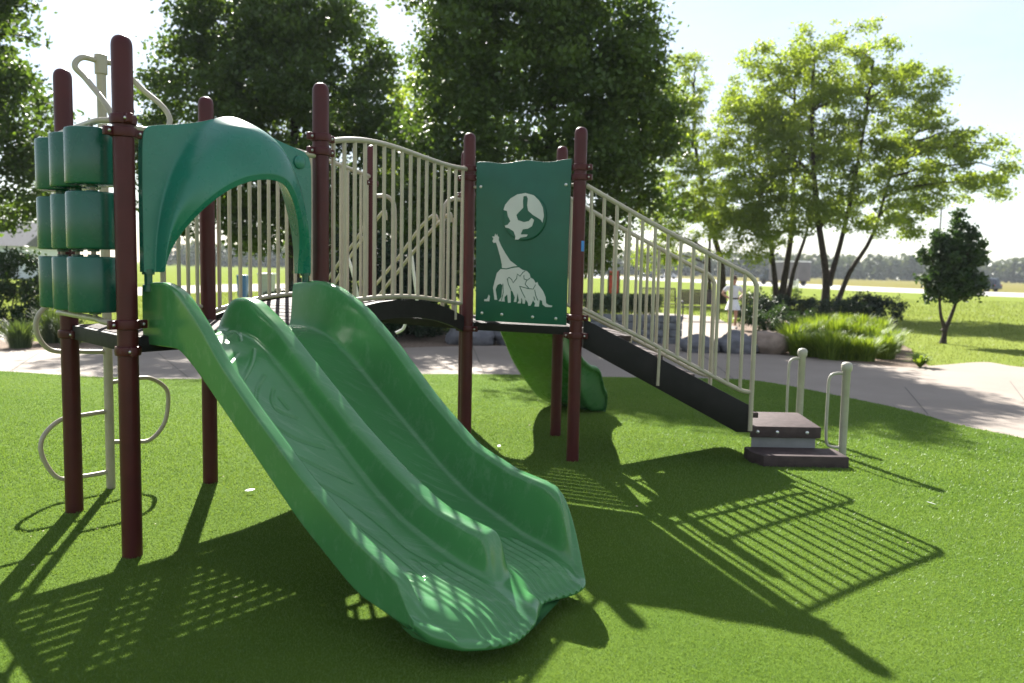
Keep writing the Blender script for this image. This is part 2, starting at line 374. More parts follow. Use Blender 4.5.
ab = (B-A).normalized(); bc = (C-B).normalized(); ad = (D-A).normalized(); dc = (C-D).normalized(); de = (E-D).normalized(); ch = (H-C).normalized()
ef = (F-E).normalized(); fg = (G-F).normalized(); gk = (K-G).normalized(); ke = (E-K).normalized()
xx = Vector((1, 0, 0))
post(A, [(2.335, ab), (2.27, ad), (1.265, ad), (1.125, ab)]); post(B, [(2.33, ab), (1.14, ab)]); post(C, [(2.45, bc), (1.14, bc)])
post(D, [(2.42, ad), (2.33, ad), (1.14, ad)]); post(E, [(2.46, ef), (2.38, ef), (1.07, ef)])
pf = post(F, [(2.44, ef), (2.36, ef), (1.21, ef), (1.06, ef)]); post(G, [(2.33, fg), (1.07, fg)]); post(K, [(2.33, gk), (1.07, gk)]); post(H, [(2.4, ch), (1.1, ch)])
q = F+UZ*1.80+Vector((.64, -.77, 0))*PR
MB().box(q, (.03, .004, .085), math.atan2(.64, .77)).build('sticker', M['blue_tape'], pf)['label'] = 'small blue sticker'

# decks: planks with slots, on a beam frame
def inset(poly, d):
    c = sum(poly, Vector())/len(poly); return [p+(c-p).normalized()*d for p in poly]
def deck(poly, z, mt, beam=.085):
    c = sum(poly, Vector())/len(poly)
    b = MB(); ip = inset(poly, .05)
    # slotted plank surface: strips clipped to the polygon
    d = (poly[1]-poly[0]).normalized(); n = Vector((-d.y, d.x, 0))
    if (c-poly[0]).dot(n) < 0: n = -n
    ds = [(p-poly[0]).dot(n) for p in ip]; lo, hi = min(ds), max(ds)
    k = lo; w = .075
    while k < hi-.02:
        def clip(P, t, keep_above):
            out = []
            for i in range(len(P)):
                a, e = P[i], P[(i+1) % len(P)]; fa, fe_ = (a-poly[0]).dot(n)-t, (e-poly[0]).dot(n)-t
                if not keep_above: fa, fe_ = -fa, -fe_
                if fa >= 0: out.append(a)
                if fa*fe_ < 0: out.append(a+(e-a)*(fa/(fa-fe_)))
            return out
        P = clip(clip(ip, k, True), min(k+w, hi), False)
        if len(P) > 2: b.prism([p+UZ*(z-.011) for p in P], (0, 0, .011), .002)
        k += w+.019
    o = b.build('deck', mt, PS)
    for i in range(len(poly)):
        p, e = poly[i], poly[(i+1) % len(poly)]; dd = (e-p).normalized(); nn = Vector((-dd.y, dd.x, 0))
        MB().prism([p+dd*.06+UZ*(z-.004), e-dd*.06+UZ*(z-.004), e-dd*.06+UZ*(z-.004-beam), p+dd*.06+UZ*(z-.004-beam)], nn*.035, .004).build('deck_beam', M['deck'], o)
    return o
deck([A, D, C, B], 1.20, M['tread'])
deck([E, F, G, K], 1.135, M['tread'], .07)
deck([E, K, H], 1.135, M['tread'], .07)

# ---------------- B-spline helpers for the moulded plastic
def bspl(P, n, closed=False):
    """uniform cubic B-spline through control rows P (k, ...), n samples"""
    P = np.asarray(P, float); k = len(P)
    if not closed: P = np.concatenate([2*P[:1]-P[1:2], P, 2*P[-1:]-P[-2:-1]]); t = np.linspace(0, k-1-1e-9, n)
    else: t = np.linspace(0, k, n, endpoint=False)
    i = np.floor(t).astype(int); f = (t-i).reshape((-1,)+(1,)*(P.ndim-1))
    def g_(j): return P[(i+j-1) % k] if closed else P[i+j]
    return ((1-f)**3*g_(0)+(3*f**3-6*f**2+4)*g_(1)+(-3*f**3+3*f**2+3*f+1)*g_(2)+f**3*g_(3))/6
def gridmesh(name, Gd, mt, parent, closed_v=False, cap=False):
    n, m_ = Gd.shape[:2]; V = Gd.reshape(-1, 3); idx = np.arange(n*m_).reshape(n, m_)
    j2 = np.roll(idx, -1, axis=1) if closed_v else idx[:, 1:]
    j1 = idx if closed_v else idx[:, :-1]
    Fq = np.stack([j1[:-1], j2[:-1], j2[1:], j1[1:]], -1).reshape(-1, 4)
    return npmesh(name, V, Fq, mt, parent, 180)
def itp(x, tab):
    a = np.array(tab); return np.interp(x, a[:, 0], a[:, 1])

# ---------------- double slide
un = Vector((ad.y, -ad.x, 0))
bed_t = [(-.1, 1.205), (.12, 1.205), (.28, 1.18), (.45, 1.10), (.58, 1.015), (.92, .765), (1.3, .49), (1.5, .375), (1.7, .30), (1.9, .245), (2.05, .222), (2.17, .20), (2.26, .168), (2.32, .128), (2.34, .115), (2.4, .10)]
rl_t = [(-.1, 1.47), (0, 1.49), (.17, 1.495), (.314, 1.445), (.5, 1.29), (.67, 1.115), (.92, .92), (1.3, .65), (1.64, .45), (1.83, .37), (1.93, .32), (1.99, .22), (2.03, .16), (2.4, .12)]
rr_t = [(-.1, 1.48), (.18, 1.51), (.37, 1.465), (.6, 1.35), (.85, 1.16), (1.17, .875), (1.47, .655), (1.75, .56), (1.97, .525), (2.06, .47), (2.10, .33), (2.14, .17), (2.4, .13)]
rm_t = [(-.1, 1.215), (-.05, 1.30), (.0, 1.385), (.06, 1.405), (.2, 1.405), (.435, 1.275), (.78, 1.02), (1.1, .79), (1.4, .605), (1.67, .465), (1.93, .415), (1.99, .408), (2.02, .37), (2.05, .20), (2.08, .165), (2.4, .135)]
bot_t = [(-.1, 1.15), (.3, 1.15), (.45, 1.06), (.58, .965), (.92, .715), (1.3, .43), (1.64, .225), (1.95, .10), (2.1, .07), (2.4, .055)]
ue_t = [(0, 2.00), (.03, 2.06), (.06, 2.13), (.10, 2.20), (.18, 2.27), (.28, 2.295), (.38, 2.28), (.46, 2.25), (.53, 2.21), (.60, 2.165), (.65, 2.155), (.72, 2.185), (.82, 2.215), (.90, 2.19), (.95, 2.13), (.98, 2.06), (1, 1.99)]
def slide_surface():
    ctrl = []
    us = list(np.concatenate([np.linspace(-.06, 1.7, 26), np.linspace(1.76, 2.34, 16)]))
    for kk, u_ in enumerate(us):
        vl, vr = .115+0*u_, 1.185+0*u_
        w = vr-vl
        row = []
        def pt(t, fz, rim=None, out=0):
            # t across 0..1; u clipped at this column's own end
            ue = itp(t, ue_t); x = u_ if u_ < 1.7 else 1.7+(u_-1.7)*(ue-1.7)/(2.34-1.7)
            row.append((x, vl+w*t+out, fz(x)))
        bz = lambda x: itp(u_, bed_t); LZ = lambda x: max(itp(x, rl_t), bz(x)-.01); RZ = lambda x: max(itp(x, rr_t), bz(x)-.01)
        MZ = lambda x: max(itp(x, rm_t), bz(x)+.0); BZ = lambda x: itp(x, bot_t); BC = lambda x: itp(x, bot_t)+max(0, u_-1.75)*.10
        mixf = lambda a, c, k: (lambda x: a(x)*(1-k)+c(x)*k)
        for t, fz in [(.03, BZ), (.006, BC), (0, BC), (0, mixf(BC, LZ, .3)), (0, mixf(BZ, LZ, .7)), (0, mixf(BZ, LZ, .93)), (.003, LZ), (.03, LZ), (.060, LZ), (.069, mixf(bz, LZ, .9)),
                      (.074, mixf(bz, LZ, .6)), (.081, mixf(bz, LZ, .25)), (.090, mixf(bz, LZ, .03)), (.105, lambda x: bz(x)), (.16, lambda x: bz(x)-.006), (.22, lambda x: bz(x)-.012), (.28, lambda x: bz(x)-.014), (.34, lambda x: bz(x)-.010), (.39, lambda x: bz(x)),
                      (.418, mixf(bz, MZ, .02)), (.432, mixf(bz, MZ, .14)), (.442, mixf(bz, MZ, .6)), (.452, mixf(bz, MZ, .96)), (.474, MZ), (.526, MZ), (.548, mixf(bz, MZ, .96)), (.558, mixf(bz, MZ, .6)), (.568, mixf(bz, MZ, .14)), (.582, mixf(bz, MZ, .02)),
                      (.61, lambda x: bz(x)), (.66, lambda x: bz(x)-.010), (.72, lambda x: bz(x)-.014), (.78, lambda x: bz(x)-.012), (.84, lambda x: bz(x)-.006), (.885, bz), (.910, mixf(bz, RZ, .03)), (.919, mixf(bz, RZ, .25)), (.926, mixf(bz, RZ, .6)),
                      (.931, mixf(bz, RZ, .9)), (.940, RZ), (.97, RZ), (.997, RZ), (1, mixf(BZ, RZ, .93)), (1, mixf(BZ, RZ, .7)), (1, mixf(BC, RZ, .3)), (1, BC), (.994, BC), (.97, BZ), (.7, BZ), (.5, BZ), (.3, BZ)]:
            pt(t, fz)
        ctrl.append(row)
    ctrl = np.array(ctrl)
    last = ctrl[-1].copy(); extra = []
    bots = np.minimum(last[:, 2], np.array([itp(x, bot_t) for x in last[:, 0]])+np.where((np.abs(last[:, 1]-.115) < .02) | (np.abs(last[:, 1]-1.185) < .02), .045, 0))
    for du, k in ((.022, .06), (.042, .25), (.050, .5), (.038, .8), (.005, 1.0), (-.05, 1.02)):
        r_ = last.copy(); r_[:, 0] += du; r_[:, 2] = last[:, 2]*(1-k)+bots*k; r_[:, 1] += (.65-r_[:, 1])*max(0, du)*-.6; extra.append(r_)
    ctrl = np.concatenate([ctrl, np.array(extra)])
    a = bspl(ctrl, 620); a = np.swapaxes(bspl(np.swapaxes(a, 0, 1), 520, True), 0, 1)
    # moulded ridges at the exit and swirl grooves on the left bed
    u_, v_, z_ = a[..., 0], a[..., 1], a[..., 2]
    vl, vr = .115+0*u_, 1.185+0*u_; t = (v_-vl)/(vr-vl)
    top = z_ > itp(u_, bot_t)+.018
    dz = np.zeros_like(z_)
    for lo, hi in ((.135, .40), (.60, .86)):
        x = (t-lo)/(hi-lo); inn = (x > 0) & (x < 1) & top
        ph = x*7.0
        length = 1.72+.10*np.abs((np.floor(ph)-3)/3)
        mask = np.clip((u_-length)/.05, 0, 1)
        dz += np.where(inn, .011*np.exp(-((ph % 1-.5)/.22)**2)*mask, 0)
    def groove(pts, depth=-.0075, wd=.0065):
        nonlocal dz
        c = np.array([(p.x, p.y) for p in sm([(p[0], p[1], 0) for p in pts], 14)])
        for p, q in zip(c, c[1:]):
            d = q-p; l2 = (d**2).sum(); tt = np.clip(((u_-p[0])*d[0]+(v_-p[1])*d[1])/l2, 0, 1)
            dist = np.hypot(u_-p[0]-tt*d[0], v_-p[1]-tt*d[1]); dz = np.where(top & (dist < .03), np.minimum(dz, depth*np.exp(-(dist/wd)**2)), dz)
    for gv in GROOVES: groove(gv)
    a[..., 2] += dz
    Gd = np.zeros_like(a)
    for i in range(3): Gd[..., i] = A[i]+un[i]*a[..., 0]+ad[i]*a[..., 1]
    Gd[..., 2] = a[..., 2]
    return Gd
GROOVES = [[(0.359, 0.297), (0.314, 0.348), (0.283, 0.395)], [(0.092, 0.444), (0.06, 0.53), (0.10, 0.57), (0.207, 0.543), (0.35, 0.443), (0.489, 0.275)], [(0.376, 0.519), (0.478, 0.432), (0.608, 0.279)], [(0.572, 0.448), (0.641, 0.355), (0.72, 0.291)], [(0.661, 0.441), (0.72, 0.387), (0.784, 0.377), (0.846, 0.451)], [(0.716, 0.438), (0.784, 0.442)], [(0.878, 0.298), (0.95, 0.359), (1.028, 0.478)], [(1.056, 0.307), (1.144, 0.402), (1.229, 0.488)], [(1.201, 0.305), (1.305, 0.396), (1.479, 0.45), (1.645, 0.451), (1.802, 0.482)], [(1.356, 0.314), (1.544, 0.363), (1.73, 0.368), (1.84, 0.361)]]
ds = gridmesh('double_slide', slide_surface(), M['slide'], PS, True)
ds['label'] = 'wide green double slide with a centre divider and ridged scalloped exit'
# end plates closing the entry edge of the slide are hidden by the deck

# ---------------- hood over the slide entry
fold = [(.150, 1.545), (.155, 1.70), (.185, 1.90), (.27, 2.15), (.40, 2.34), (.52, 2.43), (.64, 2.455), (.76, 2.425), (.88, 2.34), (1.01, 2.15), (1.095, 1.90), (1.125, 1.70), (1.130, 1.545)]
rim = [(.165, 1.545, .045), (.175, 1.62, .06), (.195, 1.72, .10), (.27, 1.87, .19), (.40, 2.01, .26), (.53, 2.085, .29), (.66, 2.115, .30), (.78, 2.115, .29), (.88, 2.07, .26), (1.0, 1.90, .19), (1.085, 1.74, .10), (1.105, 1.64, .06), (1.11, 1.545, .045)]
outer = [(.085, 1.545), (.085, 1.75), (.085, 2.02), (.09, 2.25), (.10, 2.335), (.36, 2.350), (.64, 2.40), (.92, 2.335), (1.19, 2.325), (1.20, 2.2), (1.20, 2.0), (1.198, 1.75), (1.195, 1.545)]
rows = []
fo = np.array([(a, b, .028) for a, b in fold]); ou = np.array([(a, b, .022) for a, b in outer]); ri = np.array(rim)
# the outer edge must enclose the fold
for i in range(len(fo)):
    if 4 < i < 8: ou[i, 1] = max(ou[i, 1], fo[i, 1]+.004) if i == 6 else ou[i, 1]
back = ou.copy(); back[:, 2] = -.025
rib = ri.copy(); cen = np.array([.64, 1.55])
inn = ri.copy(); inn[:, :2] = cen+(ri[:, :2]-cen)*.935; inn[:, 2] -= .012; inn[:, 1] = np.where(ri[:, 1] < 1.56, 1.545, inn[:, 1])
inb = fo.copy(); inb[:, :2] = cen+(fo[:, :2]-cen)*.93; inb[:, 2] = -.02; inb[:, 1] = np.where(fo[:, 1] < 1.56, 1.545, inb[:, 1])
mid1 = .62*fo+.38*ri; mid1[:, 2] += .085; mid1[:, 1] += .055*(ri[:, 2]/.3); mid2 = .3*fo+.7*ri; mid2[:, 2] += .06; mid2[:, 1] += .045*(ri[:, 2]/.3)
imid = .5*inn+.5*inb
lst = [inb, back*.5+inb*.5, back, back, ou, ou, .5*ou+.5*fo, fo*.93+.07*ou, fo, mid1, mid2, ri, ri, inn, inn, imid, inb]
ctrl = np.array(lst)                      # (rows, 13, 3)
sf = bspl(ctrl, 110); sf = np.swapaxes(bspl(np.swapaxes(sf, 0, 1), 110), 0, 1)
Gd = np.zeros_like(sf)
for i in range(2): Gd[..., i] = A[i]+ad[i]*sf[..., 0]+un[i]*sf[..., 2]
Gd[..., 2] = sf[..., 1]
hood = gridmesh('slide_hood', Gd, M['teal'], PS)
hood['label'] = 'teal arched hood with a flared canopy over the slide entry'
for s_ in (.12, 1.165):
    MB().lathe([(.030, 1.44), (.030, 1.475), (.021, 1.478), (.021, 1.53), (.032, 1.532), (.032, 1.56)], A+ad*s_, 14).build('peg', M['teal_dark'], hood)
for s_ in (1.10,):
    MB().lathe([(.042, 0), (.042, .010), (.034, .017), (0, .018)], A+ad*s_+un*.024+UZ*2.24, 18, un).build('bolt_cover', M['teal'], hood)
for P, d in ((A, 1), (D, -1)):
    MB().tube([P+ad*d*.05+UZ*2.30, P+ad*d*.13+UZ*2.30], .017, 12).build('hood_pipe', M['tan'], hood)

# ---------------- panel of spinning drums between A and B
no = Vector((ab.y, -ab.x, 0))
if no.x > 0: no = -no
LB = (B-A).length
fr = MB()
fr.tube(sm([A+ab*.05+UZ*2.335, A+ab*.12+UZ*2.337+no*.06, A+ab*.24+UZ*2.335+no*.088, A+ab*.82+UZ*2.335+no*.088, A+ab*.97+UZ*2.333+no*.06, B-ab*.05+UZ*2.33], 6), .017, 12)
fr.tube(sm([A+ab*.05+UZ*1.265, A+ab*.12+UZ*1.275+no*.08, A+ab*.24+UZ*1.285+no*.088, A+ab*.82+UZ*1.285+no*.088, A+ab*.97+UZ*1.28+no*.08, B-ab*.05+UZ*1.27], 6), .017, 12)
for s_ in (.24, .53, .82): fr.tube([A+ab*s_+no*.088+UZ*1.285, A+ab*s_+no*.088+UZ*2.335], .013, 10)
frame = fr.build('drum_panel', M['tan'], PS)
frame['label'] = 'tan pipe frame carrying three rows of turning green drums'
for iz, (z0, z1) in enumerate(((1.322, 1.622), (1.662, 1.966), (2.004, 2.300))):
    for i_, s_ in enumerate((.24, .53, .82)):
        r_ = .129; e = .009
        MB().lathe([(.03, z0-.012), (.03, z0), (r_-e*1.3, z0), (r_-e*.3, z0+e*.4), (r_, z0+e*1.3), (r_, z1-e*1.3), (r_-e*.3, z1-e*.4), (r_-e*1.3, z1), (.03, z1), (.03, z1+.012)],
                   A+ab*s_+no*.088, 48, None, 3, .016, random.uniform(-.3, .3)).build('drum', M['teal_dark'], frame, 50)

# ---------------- loop climber outside B-C
LP = Vector((-2.818, 5.652, 0))
q = lambda s, z: LP+bc*s+UZ*z
nb = Vector((bc.y, -bc.x, 0))           # towards the deck
lc = MB().lathe([(.030, -.01), (.030, 2.93)], LP, 16)
lc.lathe([(.040, 2.86), (.040, 2.985), (.03, 2.99), (0, 2.99)], LP, 16)
lc = lc.build('loop_climber', M['tan'], PS)
lc['label'] = 'tan pole with side loops for climbing up to the deck'
for pts in ([q(0, .97), q(-.20, .985), q(-.38, 1.01), q(-.46, 1.14), q(-.43, 1.26), q(-.30, 1.34), q(0, 1.36)],
            [q(0, .55), q(-.18, .545), q(-.33, .53), q(-.44, .43), q(-.445, .30), q(-.35, .14), q(-.18, .12), q(0, .12)],
            [q(0, .75), q(.16, .76), q(.30, .755), q(.42, .67), q(.437, .55), q(.40, .40), q(.29, .30), q(.15, .31), q(0, .33)]):
    MB().tube(sm(pts, 7), .0155, 10).build('loop', M['tan'], lc)
for sg, s0 in ((-1, .12), (1, .78)):
    base = B+bc*(LB*0+ (s0*(C-B).length))
    top = LP+UZ*2.94
    pts = [top, top+bc*sg*.12+UZ*.005, top+bc*sg*.185-UZ*.07+nb*.03] + ([top+bc*sg*.14-UZ*.16+nb*.10, B+bc*.30+UZ*2.55+nb*-.02, B+bc*.33+UZ*2.3, B+bc*.33+UZ*1.2] if sg < 0 else
          [top+bc*.25-UZ*.14+nb*.06, gy_v if False else top+bc*.36-UZ*.33+nb*.22, B+bc*.66+UZ*2.3-nb*.06, B+bc*.66+UZ*1.2-nb*.06])
    MB().tube(sm(pts, 7), .019, 12).build('hand_hold', M['tan'], lc)
# short guard rail beside the climber, up to post C
gr = MB().tube([B+bc*.70+UZ*2.30, C-bc*.05+UZ*2.30], .017, 10).build('guard_rail', M['tan'], PS)
MB().tube([B+bc*.70+UZ*1.29, C-bc*.05+UZ*1.29], .016, 10).build('bottom_rail', M['tan'], gr)
for s_ in (.74, .81, .88):
    MB().tube([B+bc*s_+UZ*1.29, B+bc*s_+UZ*2.30], .0145, 8).build('baluster', M['tan'], gr)

# ---------------- bridge
LN, LFr = (E-D).length, (H-C).length
barc = [(0, 1.205), (.25, 1.27), (.43, 1.315), (.68, 1.343), (.93, 1.352), (1.23, 1.338), (1.5, 1.30), (1.75, 1.245), (2.01, 1.165)]
bz_ = lambda f: float(np.interp(f*2.01, [a for a, _ in barc], [b for _, b in barc]))
xs = np.linspace(0, 1, 25)
prof = bspl(np.array([[f_, bz_(f_)] for f_ in xs]), 40)
bd = MB(); nn_ = len(prof)
for i in range(26):
    f0, f1 = .02+i*.96/26, .02+(i+.86)*.96/26
    z0, z1 = float(np.interp(f0, prof[:, 0], prof[:, 1]))-.045, float(np.interp(f1, prof[:, 0], prof[:, 1]))-.045
    p = [D+(E-D)*f0+UZ*z0, D+(E-D)*f1+UZ*z1, C+(H-C)*f1+UZ*z1, C+(H-C)*f0+UZ*z0]
    dd = (p[3]-p[0]).normalized()*.05
    p = [p[0]+dd, p[1]+dd, p[2]-dd, p[3]-dd]
    bd.prism(p, (0, 0, .03))
bridge = bd.build('arched_bridge', M['tread'], PS)
bridge['label'] = 'arched bridge of slats joining the slide deck to the stair deck'
for P, Q in ((D, E), (C, H)):
    sb = MB(); d = (Q-P).normalized(); n = Vector((-d.y, d.x, 0))
    pts = [P+(Q-P)*f_+UZ*z_ for f_, z_ in prof if .025 <= f_ <= .975]; low = [p-UZ*.135 for p in pts]
    for i in range(len(pts)-1):
        sb.prism([pts[i], pts[i+1], low[i+1], low[i]], n*.03)
    bmesh.ops.remove_doubles(sb.bm, verts=sb.bm.verts, dist=1e-5)
    sb.build('side_beam', M['deck'], bridge)
def railing(P, d, L0, top, bot, n, r=.0145, foot=None, sw=None):
    tp = bspl(np.array([list(P+d*s_+UZ*z_) for s_, z_ in top]), 40); bt = bspl(np.array([list(P+d*s_+UZ*z_) for s_, z_ in bot]), 40)
    o = MB().tube([Vector(p) for p in tp], .0195, 12).build('railing', M['tan'], PS)
    MB().tube([Vector(p) for p in bt], .0175, 12).build('bottom_rail', M['tan'], o)
    if foot:
        for s_, z0, z1 in foot: MB().tube([P+d*s_+UZ*z0, P+d*s_+UZ*z1], .015, 10).build('foot', M['tan'], o)
    st = [(float((Vector(p)-P).dot(d)), p[2]) for p in tp]; sb_ = [(float((Vector(p)-P).dot(d)), p[2]) for p in bt]
    for s_ in np.linspace(sw[0], sw[1], n):
        zt = np.interp(s_, [a for a, _ in st], [b for _, b in st]); zb = np.interp(s_, [a for a, _ in sb_], [b for _, b in sb_])
        MB().tube([P+d*float(s_)+UZ*float(zb), P+d*float(s_)+UZ*float(zt)], r, 9).build('baluster', M['tan'], o)
    return o
railing(D, de, LN, [(.055, 2.405), (.25, 2.443), (.42, 2.470), (.66, 2.485), (.925, 2.480), (1.2, 2.463), (1.5, 2.446), (1.76, 2.442), (LN-.05, 2.452)],
        [(.055, 1.31), (.15, 1.345), (.43, 1.369), (.68, 1.378), (.94, 1.38), (1.23, 1.366), (1.54, 1.334), (1.79, 1.302), (1.90, 1.298)], 16, foot=[(1.80, 1.30, 1.16), (.2, 1.34, 1.2)], sw=(.13, 1.90))
railing(C, ch, LFr, [(.055, 2.44), (.3, 2.50), (.7, 2.545), (1.1, 2.545), (1.56, 2.52), (1.75, 2.50), (2.0, 2.485), (LFr-.05, 2.463)],
        [(.055, 1.25), (.17, 1.275), (.45, 1.325), (.94, 1.362), (1.22, 1.356), (1.7, 1.31), (2.15, 1.24)], 19, foot=[(1.95, 1.28, 1.13)], sw=(.12, 2.2))

# ---------------- animal panel between E and F
nf = Vector((ef.y, -ef.x, 0))
if nf.y > 0: nf = -nf
wav = [(.083+.864*t, 2.503+.010*math.sin(t*2*math.pi*2.15+.7)-.004*t) for t in np.linspace(0, 1, 28)]
outl = [(.097, 1.148), (.934, 1.144)] + [(.936, 1.8), (.944, 2.3)] + wav[::-1] + [(.086, 2.2), (.094, 1.6)]
pn = MB().prism([E+ef*s_+UZ*z_+nf*.012 for s_, z_ in outl], nf*.02, .003).build('activity_panel', M['panel'], PS)
pn['label'] = 'green wavy-topped panel with pale animal silhouettes and a round globe'
gc = E+ef*.543+UZ*2.042
MB().lathe([(.20, 0), (.20, .012), (.195, .017), (.185, .018), (.185, .016), (0, .016)], gc+nf*.031, 48, nf).build('globe_disc', M['panel'], pn)
def poly_on(pts, scale, org, cen, sx, sy, depth):
    return [cen+ef*((x-org[0])*sx)+UZ*(-(y-org[1])*sy)+nf*depth for x, y in pts]
gw = [(232, 440), (240, 415), (265, 385), (300, 365), (340, 359), (380, 370), (408, 397), (426, 430), (432, 470), (426, 503), (418, 490), (400, 478), (378, 465), (355, 445), (350, 420), (352, 385), (345, 372), (330, 375), (328, 400), (330, 430), (310, 450), (297, 465), (305, 490), (335, 500), (360, 495), (372, 480), (385, 490), (375, 520), (355, 532), (330, 535), (320, 560), (355, 560), (350, 570), (320, 575), (310, 585), (292, 585), (295, 570), (285, 545), (262, 530), (244, 526), (240, 517), (255, 512), (268, 495), (255, 470), (250, 445)]
kx = .197/107; ky = .192/112
MB().prism(poly_on(gw, 1, (335, 473), gc, kx, ky, .047), nf*.003).build('globe_map', M['white_plastic'], pn, 20)
# animals, measured over the panel: px -> panel metres
def apx(x, y):
    X, Y = 480+x/6.83, 220+y/6.83
    s_ = .191+(X-487)/(553-487)*(.803-.191); z_ = 1.3175+(302.5-Y)/(240-302.5)*(1.3175-1.861)
    return s_, z_
def aprism(name, pts, mt, d0, d1):
    MB().prism([E+ef*apx(*p)[0]+UZ*apx(*p)[1]+nf*d0 for p in pts], nf*(d1-d0)).build(name, mt, pn, 20)
aprism('giraffe', [(108, 105), (115, 120), (122, 108), (126, 122), (136, 130), (133, 148), (150, 185), (180, 235), (215, 285), (265, 320), (230, 325), (190, 337), (160, 335), (158, 310), (145, 255), (125, 190), (115, 165), (98, 168), (90, 155), (98, 140), (88, 125), (104, 125)], M['white_plastic'], .0325, .0345)
aprism('animal_herd', [(150, 342), (190, 344), (240, 332), (275, 328), (300, 345), (330, 352), (350, 372), (355, 395), (375, 405), (390, 430), (402, 422), (408, 440), (440, 480), (458, 520), (462, 560), (480, 572), (505, 575), (500, 585), (460, 585), (440, 570), (435, 545), (420, 540), (415, 585), (385, 585), (390, 565), (375, 545), (360, 580), (345, 582), (340, 560), (325, 540), (320, 570), (305, 568), (303, 540), (297, 530), (294, 568), (270, 568), (280, 550), (270, 500), (262, 560), (245, 560), (252, 530), (235, 490), (222, 480), (225, 565), (205, 568), (200, 510), (180, 530), (183, 560), (140, 558), (160, 530), (165, 450), (150, 440), (130, 450), (118, 480), (130, 550), (112, 550), (105, 500), (100, 470), (112, 420), (125, 370)], M['white_plastic'], .0325, .0345)
aprism('small_animal', [(40, 550), (60, 545), (72, 515), (78, 530), (76, 562), (40, 562)], M['white_plastic'], .0325, .0345)
gl = MB()
for line in ([(195, 410), (210, 396), (228, 410), (238, 432), (262, 402), (266, 372), (284, 388), (303, 362), (318, 352)], [(310, 380), (312, 405), (335, 412), (352, 398)], [(282, 455), (300, 458), (340, 468), (375, 470), (390, 440)], [(200, 410), (205, 440), (225, 480)], [(330, 412), (320, 440), (345, 465)], [(285, 458), (300, 490), (322, 530)], [(385, 475), (392, 510), (408, 545)], [(380, 520), (388, 545)], [(168, 440), (172, 500), (160, 555)]):
    gl.tube([E+ef*apx(*p)[0]+UZ*apx(*p)[1]+nf*.0345 for p in line], .0035, 6)
gl.build('outline_groove', M['panel'], pn)
for s_, z_ in ((.16, 1.215), (.35, 1.21), (.635, 1.20), (.845, 1.195), (.13, 2.30), (.905, 2.30)):
    MB().lathe([(.013, 0), (.013, .006), (.008, .010), (0, .011)], E+ef*s_+UZ*z_+nf*.031, 14, nf).build('bolt', M['bolt'], pn)
for s_ in (.09, .93):
    MB().tube([E+ef*(s_-.06 if s_ < .5 else s_+.0)+UZ*2.30, E+ef*(s_+.0 if s_ < .5 else s_+.06)+UZ*2.30], .014, 10).build('panel_pipe', M['tan'], pn)

# ---------------- stairs
sdv = Vector((1, -.05, 0)).normalized(); sn = (G-F)
stair = MB()
for i in range(5):
    s_ = .20+i*.27; z_ = 1.02-i*.155
    p0 = F+sdv*s_+UZ*z_; w_ = sn*1.0
    stair.prism([p0+sn*.05, p0+sdv*.27+sn*.05, p0+sdv*.27+sn*.95, p0+sn*.95], (0, 0, .045), .005)
stair = stair.build('stairs', M['tread'], PS)
stair['label'] = 'flight of dark coated treads down from the panel deck'
so_ = [(.062, 1.205), (.12, 1.175), (1.458, .512), (1.47, .50), (1.47, .285), (1.40, .285), (1.05, .42), (.54, .768), (.062, .975)]
so_ = [(.062, 1.205), (.12, 1.175), (1.458, .512), (1.475, .50), (1.475, .285), (1.36, .285), (.062, .96)]
for P in (F, G):
    MB().prism([P+sdv*s_+UZ*z_ for s_, z_ in so_], Vector((0, .035, 0)), .005).build('stringer', M['deck'], stair)
def stair_rail(P, n, sw, tp0, post=True):
    b = MB()
    c_ = MB(); f_ = MB()
    b.tube(sm([P+sdv*s_+UZ*z_ for s_, z_ in [(.055, tp0), (.58, 2.008), (1.286, 1.650), (1.36, 1.618), (1.425, 1.575), (1.462, 1.51), (1.467, 1.40), (1.467, .30)]], 6), .0195, 12)
    c_.tube(sm([P+sdv*s_+UZ*z_ for s_, z_ in [(.055, 1.285), (.5, 1.075), (.70, .972), (1.0, .822), (1.30, .672), (1.40, .632), (1.467, .625)]], 6), .0175, 12)
    f_.tube([P+sdv*.695+UZ*.97-Vector((0, .012, 0)), P+sdv*.69+UZ*.66-Vector((0, .012, 0))], .0135, 10)
    o = b.build('stair_railing', M['tan'], PS); c_.build('bottom_rail', M['tan'], o); f_.build('foot', M['tan'], o)
    for s_ in np.linspace(sw[0], sw[1], n):
        s_ = float(s_); zt = np.interp(s_, [.055, 1.286, 1.42], [tp0, 1.65, 1.58]); zb = np.interp(s_, [.055, .5, 1.0, 1.3, 1.47], [1.285, 1.075, .822, .672, .625])
        MB().tube([P+sdv*s_+UZ*float(zb), P+sdv*s_+UZ*float(zt)], .0145, 9).build('baluster', M['tan'], o)
stair_rail(F, 13, (.10, 1.37), 2.295)
stair_rail(G, 13, (.10, 1.36), 2.295)
